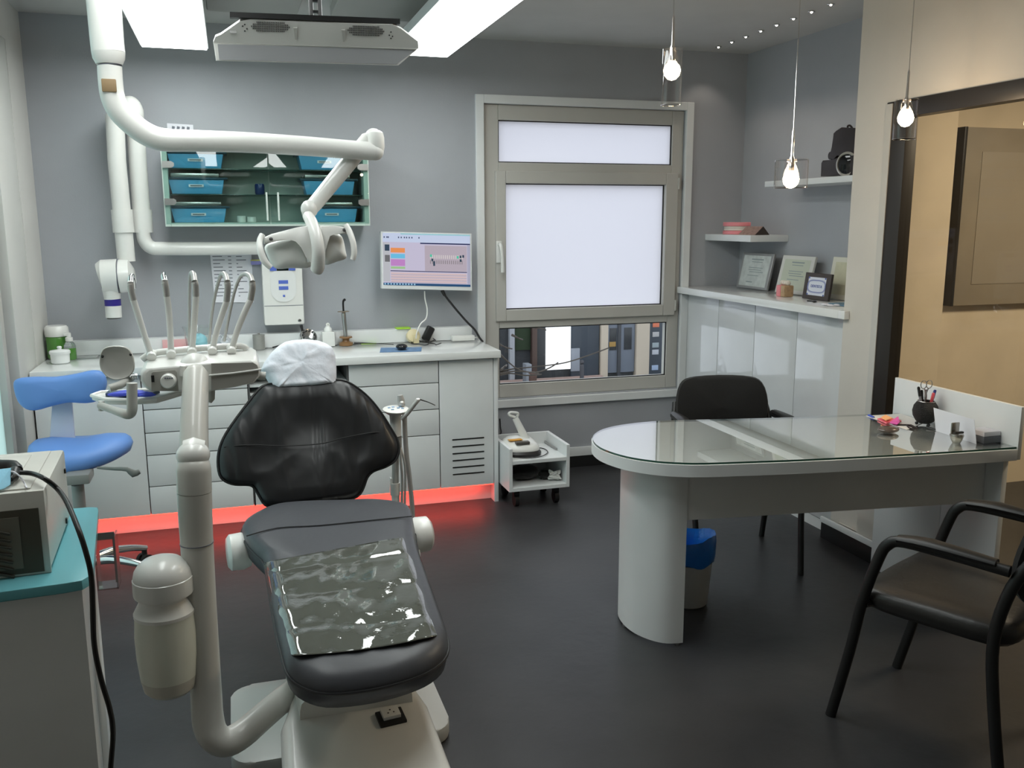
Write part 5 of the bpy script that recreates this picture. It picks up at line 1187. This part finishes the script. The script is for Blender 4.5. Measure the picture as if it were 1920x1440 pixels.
for i, (a_, b_) in enumerate(wh):
    ys0 = 2.715
    pts = [U(x, y, ys0-.03*k_/5) for k_, (x, y) in enumerate(a_)]
    h_ = MB().tube(pts[:4], [.0085, .0085, .009, .009], 12, smooth=4, flat=.85).obj('hose_arm', M_plastic, du, angle=60)
    pts2 = [U(x, y, 2.685-.004*k_) for k_, (x, y) in enumerate(a_[3:])]
    MB().tube([pts[3]]+[U(x, y, 2.69) for x, y in a_[4:]], [.0091, .0091, .0088], 12, smooth=4, flat=.85).obj('hose_arm_tip', M_silver, du, angle=60)
    MB().tube([U(x, y, 2.69+.018*k_) for k_, (x, y) in enumerate(b_)], [.0085, .0080, .0065, .0050]+[.0045]*(len(b_)-4), 10, smooth=4).obj('hose', M_chrome if i < 2 else M_silver, du)
    MB().tube([U(a_[5][0]-.8, a_[5][1]+2.2, 2.69), U(a_[5][0]-.4, a_[5][1]+3.4, 2.69)], .0094, 12, flat=.85).obj('white_ring', M_plastic, du)
    MB().sphere(U(a_[0][0], a_[0][1]-6, 2.73), .015, (1, .8, .7), 14, 10).tube([U(a_[0][0], a_[0][1]-2, 2.70), U(a_[0][0], a_[0][1]+2, 2.69)], .013, 12).obj('hose_socket', M_plastic, du)
# flap on the left
fl = closed([U(x, y, 2.60) for x, y in ((188, 665), (196, 652), (216, 648), (238, 651), (249, 664), (253, 688), (246, 703), (232, 711), (212, 712), (196, 702), (187, 686))], 4)
MB().pad(fl, (0, -1, .1), [(0, -.010), (.96, -.008), (1, 0), (.98, .007), (.94, .008), (.85, .004), (.6, .001), (0, 0)]).obj('side_flap', M_plasticg, du, angle=60)
for x, y in ((192, 668.5), (245, 665)): MB().sphere(U(x, y, 2.594), .004, u=8, v=6).obj('flap_screw', M_black, du)
MB().tube([U(205, 728, 2.57), U(225, 722, 2.58), U(248, 708, 2.62)], [.010, .011, .009], 12).obj('handle', M_plasticg, du)
for k_ in range(4): MB().tube([U(247+k_*3, 706, 2.6), U(248.5+k_*3, 706, 2.6)], .0085, 10).obj('ring', M_chrome, du)
# lower tray
tp_ = [PZ(x, y, 1.105) for x, y in ((172, 743), (190, 737), (240, 735), (330, 727), (345, 734), (312, 743), (293, 749), (240, 752), (200, 751))]
MB().prism([p+V((0, 0, -.012)) for p in tp_], (0, 0, .014), bev=.004).obj('tray', M_plastic, du, angle=50)
MB().tube([p+V((0, 0, .002)) for p in tp_+[tp_[0]]], .006, 8).obj('tray_rim', M_plastic, du)
MB().tube([U(247.5, 718, 2.50), U(247.5, 745, 2.50), U(247.5, 768, 2.50), U(243, 776, 2.505), U(234, 776, 2.51), U(210, 768, 2.56), U(188, 760, 2.6)], [.0135, .0135, .0135, .0135, .0125, .010, .010], 14, smooth=3).obj('tray_post', M_plasticg, du)
MB().cyl(U(190, 752, 2.62), U(190, 770, 2.62), .008, n=12).obj('tray_pivot', M_plasticg, du)
zt = 1.108
it = thing('instrument_cassette', PZ(240, 742, zt), 'dark blue instrument cassette lying on the small tray of the delivery unit', 'cassette')
a = PZ(199, 742, zt); b = PZ(288, 736, zt)
MB().prism([PZ(198, 744, zt), PZ(284, 743, zt), PZ(300, 737, zt), PZ(204, 738, zt)], (0, 0, .010), bev=.001).obj('cassette', mat('navy_plastic', (.02, .05, .11), .35), it, smooth=False)
cb_ = MB()
for (x, y, r_) in ((225, 737, .020), (243, 734, .024), (262, 737, .022), (276, 739, .014)): cb_.sphere(PZ(x, y+2, zt+.012), r_, (1.7, .5, .35), 8, 6)
tag(cb_.obj('blue_cloth', mat('royal_blue_cloth', (.06, .09, .62), .5), smooth=False), 'royal blue crumpled wrap lying on the cassette of the delivery unit', 'cloth')
# water bottle
yw = 2.33
cxp = PY(305, 1100, yw).x
wb = MB()
z_ = lambda py: PY(305, py, yw).z
bt = thing('water_bottle', (cxp, yw, z_(1296)), 'milky white water bottle hanging under a domed cap beside the curved arm', 'bottle')
MB().lathe((cxp, yw, 0), [(.0, z_(1297)), (.052, z_(1296)), (.064, z_(1288)), (.069, z_(1270)), (.070, z_(1266))], 32).obj('bottle_base', mat('cream_plastic2', (.50, .48, .42), .4), bt, angle=28)
MB().lathe((cxp, yw, 0), [(.070, z_(1266)), (.0755, z_(1225)), (.0765, z_(1185)), (.073, z_(1152)), (.0735, z_(1149))], 32).obj('bottle_body', mat('milky_plastic', (.66, .67, .58), .35, coat=.2), bt, angle=28)
MB().lathe((cxp, yw, 0), [(.0745, z_(1150)), (.075, z_(1144)), (.062, z_(1127)), (.058, z_(1121)), (.063, z_(1116)), (.062, z_(1110)), (.056, z_(1106)), (.056, z_(1100))], 32).obj('bottle_neck', M_plastic, bt, angle=28)
MB().lathe((cxp+.002, yw, 0), [(.0, z_(1112)), (.072, z_(1112)), (.0735, z_(1108)), (.0735, z_(1082)), (.0715, z_(1081)), (.0715, z_(1078)), (.068, z_(1067)), (.059, z_(1057)), (.045, z_(1049)), (.026, z_(1044)), (0, z_(1042))], 32).box((cxp+.02, yw-.045, z_(1110)), (PY(352, 1100, yw).x, yw+.045, z_(1072)), .012).obj('cap', M_plastic, bt, angle=28)

# ================================================================== ASSISTANT'S SUCTION POST
sn = thing('suction_post', (PY(742, 950, 3.5).x, 3.5, .2), 'white assistant post with keypad, hoses and syringe right of the chair back', 'suction unit')
def A_(px, py, y=3.5): return PY(px, py, y)
MB().tube([A_(742, 1080), A_(742, 990), A_(741.5, 925)], .0165, 16).obj('lower_pole', M_plastic, sn)
MB().tube([PY(742, 1060, 3.5), PY(720, 1085, 3.3), PY(690, 1110, 3.05)], .02, 12).obj('base_arm', M_plasticg, sn)
MB().tube([A_(741, 928), A_(740.5, 905)], [.020, .021], 16).box(A_(734, 905)+V((-.006, -.01, -.05)), A_(734, 905)+V((.004, .02, .02)), .004).obj('collar', M_plastic, sn)
MB().tube([A_(741, 906), A_(742, 842)], .0145, 16).obj('pole', M_plasticg, sn)
MB().tube([A_(747, 843), A_(747, 818)], .0135, 16).obj('sleeve', mat('sleeve_grey', (.25, .25, .24), .5), sn)
MB().tube([A_(742, 817), A_(741.5, 795), A_(741, 778), A_(741, 772)], [.021, .022, .024, .046], 20).obj('neck', M_plastic, sn, angle=70)
k_ = A_(742, 767)
MB().lathe(k_+V((0, 0, -.012)), [(.038, 0), (.052, .010), (.052, .013), (.046, .015), (0, .015)], 28, axis=(0, -.12, 1)).obj('keypad', M_plastic, sn)
for dx, dy in ((-.025, .01), (-.008, .016), (.01, .0), (-.015, -.014), (.02, .012), (.026, -.008)): MB().box(k_+V((dx-.005, dy-.005, .003+dy*.12)), k_+V((dx+.005, dy+.005, .0055+dy*.12))).obj('key', mat('pale_blue_key', (.25, .40, .60), .5), sn, smooth=False)
MB().tube([A_(759, 770), A_(759, 800), A_(762, 850), A_(767, 890), A_(772, 940), A_(775, 1000), A_(770, 1060)], .0098, 10, smooth=4).obj('suction_hose', M_silver, sn)
MB().tube([A_(751, 840, 3.49), A_(757, 860, 3.48), A_(760, 890, 3.48), A_(759, 940, 3.48), A_(757, 1010, 3.48), A_(750, 1060, 3.46)], .0048, 8, smooth=4).obj('hose', M_silver, sn)
MB().tube([A_(750, 843, 3.47), A_(752, 870, 3.46), A_(754, 900, 3.46), A_(753, 960, 3.46), A_(750, 1030, 3.45)], .0055, 8, smooth=4).obj('hose', M_silver, sn)
MB().tube([A_(753, 786, 3.46), A_(764, 775, 3.45), A_(778, 757, 3.44), A_(783, 750, 3.44), A_(787, 749, 3.44)], [.009, .0088, .0085, .0095, .006], 12).obj('syringe', M_silver, sn)
MB().tube([A_(787, 749, 3.44), A_(803, 754, 3.44), A_(816, 760, 3.44)], [.003, .002, .0018], 8).obj('needle', M_chrome, sn)
MB().tube([A_(754, 765, 3.53), A_(752, 752, 3.53), A_(750, 741, 3.53)], [.013, .0155, .011], 12).sphere(A_(754, 757, 3.515), .012).obj('suction_handpiece', M_silver, sn)

# ================================================================== STOOL
s0 = V((-.70, 4.17, 0))
so_ = thing('saddle_stool', s0, 'blue upholstered dentist stool with curved backrest left of the delivery unit', 'stool')
def Q(px, py, y=4.36): return PY(px, py, y)
o_ = closed([Q(x, y) for x, y in ((26, 723), (33, 710), (64, 706), (105, 706), (144, 700), (172, 694), (192, 697), (201, 714), (197, 734), (183, 751), (160, 756), (128, 755), (96, 762), (70, 769), (50, 767), (34, 752))], 3)
cen = Q(113, 732)
MB().pad(o_, (.1, -1, .12), [(0, -.035), (.88, -.035), (.97, -.02), (1, 0), (.97, .022), (.88, .036), (.6, .044), (0, .046)], centre=cen, bend=lambda d: (d.x*d.x)*.5).obj('backrest', M_blue, so_, angle=80)
MB().prism([Q(98, 745, 4.40), Q(134, 742, 4.40), Q(141, 830, 4.38), Q(92, 832, 4.38)], (0, .025, 0), bev=.008).obj('back_support', mat('lilac_white_plastic', (.55, .56, .66), .3), so_)
sc0 = PZ(150, 842, .585)
oo_ = []
for k_ in range(36):
    a_ = 2*math.pi*k_/36; r_ = 1+.06*math.cos(3*a_+.6)
    oo_.append(sc0+V((.215*r_*math.cos(a_), .19*r_*math.sin(a_), .022*math.cos(2*a_)*1.0-.012*math.sin(a_)*0)))
MB().pad(oo_, (0, 0, 1), [(0, -.05), (.82, -.05), (.95, -.035), (1, -.005), (.97, .018), (.88, .035), (.6, .048), (0, .05)], centre=sc0).obj('seat', M_blue, so_, angle=80)
MB().box(s0+V((-.04, -.07, .485)), s0+V((.06, .07, .53)), .01).box((Q(98, 830, 4.4).x, 4.2, .50), (Q(138, 830, 4.4).x, 4.42, .53), .006).obj('mechanism', mat('column_grey', (.20, .20, .19), .4), so_)
MB().tube([s0+V((.0, 0, .47)), s0+V((0, 0, .30))], .026, 16).obj('gas_column', mat('column_grey', (.20, .20, .19), .4), so_)
MB().tube([s0+V((0, 0, .30)), s0+V((0, 0, .09))], .034, 16).obj('column_cover', M_plasticg, so_)
MB().tube([PY(182, 877, 4.1), PY(215, 879, 4.08), PY(238, 880, 4.06), PY(250, 888, 4.06), PY(262, 884, 4.06)], [.005, .008, .010, .018, .010], 10, flat=.6, smooth=2).obj('lever', mat('lever_grey', (.16, .16, .15), .4), so_)
for a_ in (-18, 38, 110, 182, 254):
    d_ = V((math.cos(R(a_)), math.sin(R(a_)), 0))
    MB().tube([s0+V((0, 0, .115))+d_*.02, s0+V((0, 0, .125))+d_*.12, s0+V((0, 0, .11))+d_*.22, s0+V((0, 0, .085))+d_*.30], [.022, .019, .016, .013], 14, smooth=4).obj('star_leg', M_chrome, so_)
    c_ = s0+d_*.29; sd = V((-d_.y, d_.x, 0))
    MB().cyl(c_+sd*.008+V((0, 0, .03)), c_+sd*.026+V((0, 0, .03)), .03, n=18).cyl(c_-sd*.008+V((0, 0, .03)), c_-sd*.026+V((0, 0, .03)), .03, n=18).tube([c_+V((0, 0, .03)), c_+V((0, 0, .078))], .012, 10).obj('caster', M_black, so_)

# ================================================================== LEFT FOREGROUND CABINET AND STERILISER
t = thing('equipment_cabinet', (-.66, 2.38, 0), 'white equipment cabinet with a teal top in the left foreground', 'cabinet')
MB().prism([(-.372, 2.148, .002), (-.421, 2.66, .002), (-.94, 2.66, .002), (-.94, 2.098, .002)], (0, 0, .7735), bev=.002).obj('body', M_white, t, smooth=False)
P_ = [V((-.95, 2.07, 0)), V((-.40, 2.118, 0)), V((-.366, 2.124, 0)), V((-.352, 2.15, 0)), V((-.352, 2.20, 0)), V((-.40, 2.66, 0)), V((-.405, 2.69, 0)), V((-.43, 2.70, 0)), V((-.95, 2.70, 0))]
MB().prism([p+V((0, 0, .776)) for p in P_], (0, 0, .024), bev=.003).obj('teal_top', M_teal, t, angle=30)
MB().prism([(-.388, 2.30, .1), (-.3862, 2.30, .1), (-.4096, 2.55, .1), (-.4114, 2.55, .1)], (0, 0, .55)).obj('door_edge', M_plasticg, t, smooth=False)
t = thing('acrylic_holder', (-.37, 2.60, .62), 'small clear acrylic holder hooked on the teal-topped cabinet side', 'holder')
ac = glass('acrylic', (.70, .66, .66), 0, 2.5)
MB().box((-.404, 2.56, .60), (-.40, 2.62, .772)).box((-.404, 2.56, .60), (-.350, 2.62, .604)).box((-.354, 2.56, .60), (-.350, 2.62, .75)).obj('holder_sheet', ac, t, smooth=False)
MB().box((-.402, 2.558, .745), (-.350, 2.561, .765)).box((-.356, 2.558, .62), (-.350, 2.561, .745)).obj('holder_edge', mat('acrylic_edge', (.16, .14, .14), .2), t, smooth=False)
M_ster = mat('aged_white_casing', (.60, .59, .54), .35, mottle=.08, mscale=6)
t = thing('steriliser', (-.66, 2.40, .8005), 'old white tabletop steriliser with louvred front on the teal top', 'steriliser')
zt_ = 1.0
mt = Matrix.Translation(V((-.44, 2.2, .8005))) @ Matrix.Rotation(R(3.0), 4, 'Z')
def lb_(a, b, nm, m, bev=.003): return MB().box(a, b, bev, 2, mt).obj(nm, m, t)
lb_((-.5, 0, .008), (0, .40, .196), 'casing', M_ster, .008)
lb_((-.5, .02, .1962), (-.03, .38, .2), 'top_ridge', M_ster, .002)
lb_((-.47, .06, .2002), (-.07, .34, .203), 'top_panel', mat('panel_white', (.66, .65, .60), .25), .001)
lb_((-.5, -.006, .0), (0, .0, .198), 'front_frame', M_ster, .002)
lb_((-.5, -.0085, .006), (-.014, -.0062, .158), 'front_recess', mat('grille_brown', (.075, .068, .05), .6), 0)
lb_((-.5, -.011, .02), (-.055, -.0087, .142), 'louvre_plate', mat('grille_taupe', (.15, .14, .11), .55), 0)
gm = MB()
for i in range(7):
    m2 = mt @ Matrix.Translation(V((-.145, -.0135, .028+i*.017))) @ Matrix.Rotation(R(20), 4, 'Y')
    gm.box((-.10, -.0025, -.003), (.075, .0025, .003), .001, 1, m2)
gm.obj('louvres', mat('louvre_dark', (.05, .046, .035), .6), t, smooth=False)
for x_, y_ in ((.001, .36), (.001, .30)): lb_((0, y_-.006, .14 if y_ > .33 else .02), (.004, y_+.006, .152 if y_ > .33 else .034), 'side_screw', M_dark, .001)
for x_, y_ in ((-.02, .03), (-.02, .37), (-.48, .03), (-.48, .37)): lb_((x_-.012, y_-.012, 0), (x_+.012, y_+.012, .008), 'foot', M_black, .001)
# things lying on the steriliser
ZS = 1.0045
def Zs(px, py, dz=0): return PZ(px, py, ZS+dz)
t = thing('handheld_tool', Zs(15, 885), 'black and green handheld device lying on the steriliser', 'device')
MB().tube([Zs(-30, 874, .02), Zs(5, 876, .02), Zs(25, 876, .02), Zs(34, 882, .018)], [.018, .018, .017, .011], 14, smooth=2).tube([Zs(28, 884, .016), Zs(25, 895, .014), Zs(20, 899, .012)], [.014, .011, .006], 12).obj('tool_body', M_black, t)
MB().sphere(Zs(14, 872, .026), .013, (1.6, .6, .7), 14, 8).obj('green_cap', mat('lime_green', (.12, .25, .03), .4), t)
t = MB().tube([Zs(34, 886, .016), Zs(60, 888, .012), Zs(84, 898, .012), PY(108, 917, 2.24), PY(126, 943, 2.16), PY(146, 990, 2.06), PY(161, 1035, 2.04), PY(171, 1080, 2.04), PY(174, 1140, 2.04), PY(177, 1210, 2.04), PY(190, 1275, 2.04), PY(206, 1330, 2.04), PY(212, 1375, 2.04), PY(207, 1450, 2.04), PY(203, 1560, 2.04)], .0058, 10, smooth=5)
tag(t.obj('black_lead', M_black), 'thick black cable arching from the steriliser down over the cabinet corner', 'cable')
t = thing('face_mask', Zs(8, 910), 'light blue disposable face mask with white ear loop on the steriliser', 'mask')
MB().prism([Zs(-12, 922), Zs(8, 916), Zs(19, 909, .004), PY(20, 878, 2.26), PY(-14, 882, 2.26)], (0, .004, 0)).obj('mask_fabric', mat('mask_blue', (.28, .58, .75), .7, bump=.3, bscale=40), t, smooth=False)
MB().tube([PY(18, 884, 2.258), PY(26, 885, 2.25), PY(38, 894, 2.24), PY(47, 908, 2.24), Zs(50, 915, .003)], .0018, 6, smooth=4).obj('ear_loop', M_paper, t)

# street light through the frosted door: daylight only comes from the world
for o in S.objects:
    if o.type == 'EMPTY' and 'kind' in o and o['kind'] == 'structure':
        pass
for o in list(bpy.data.objects):
    if o.type == 'LIGHT' and o.name.startswith('area'): pass
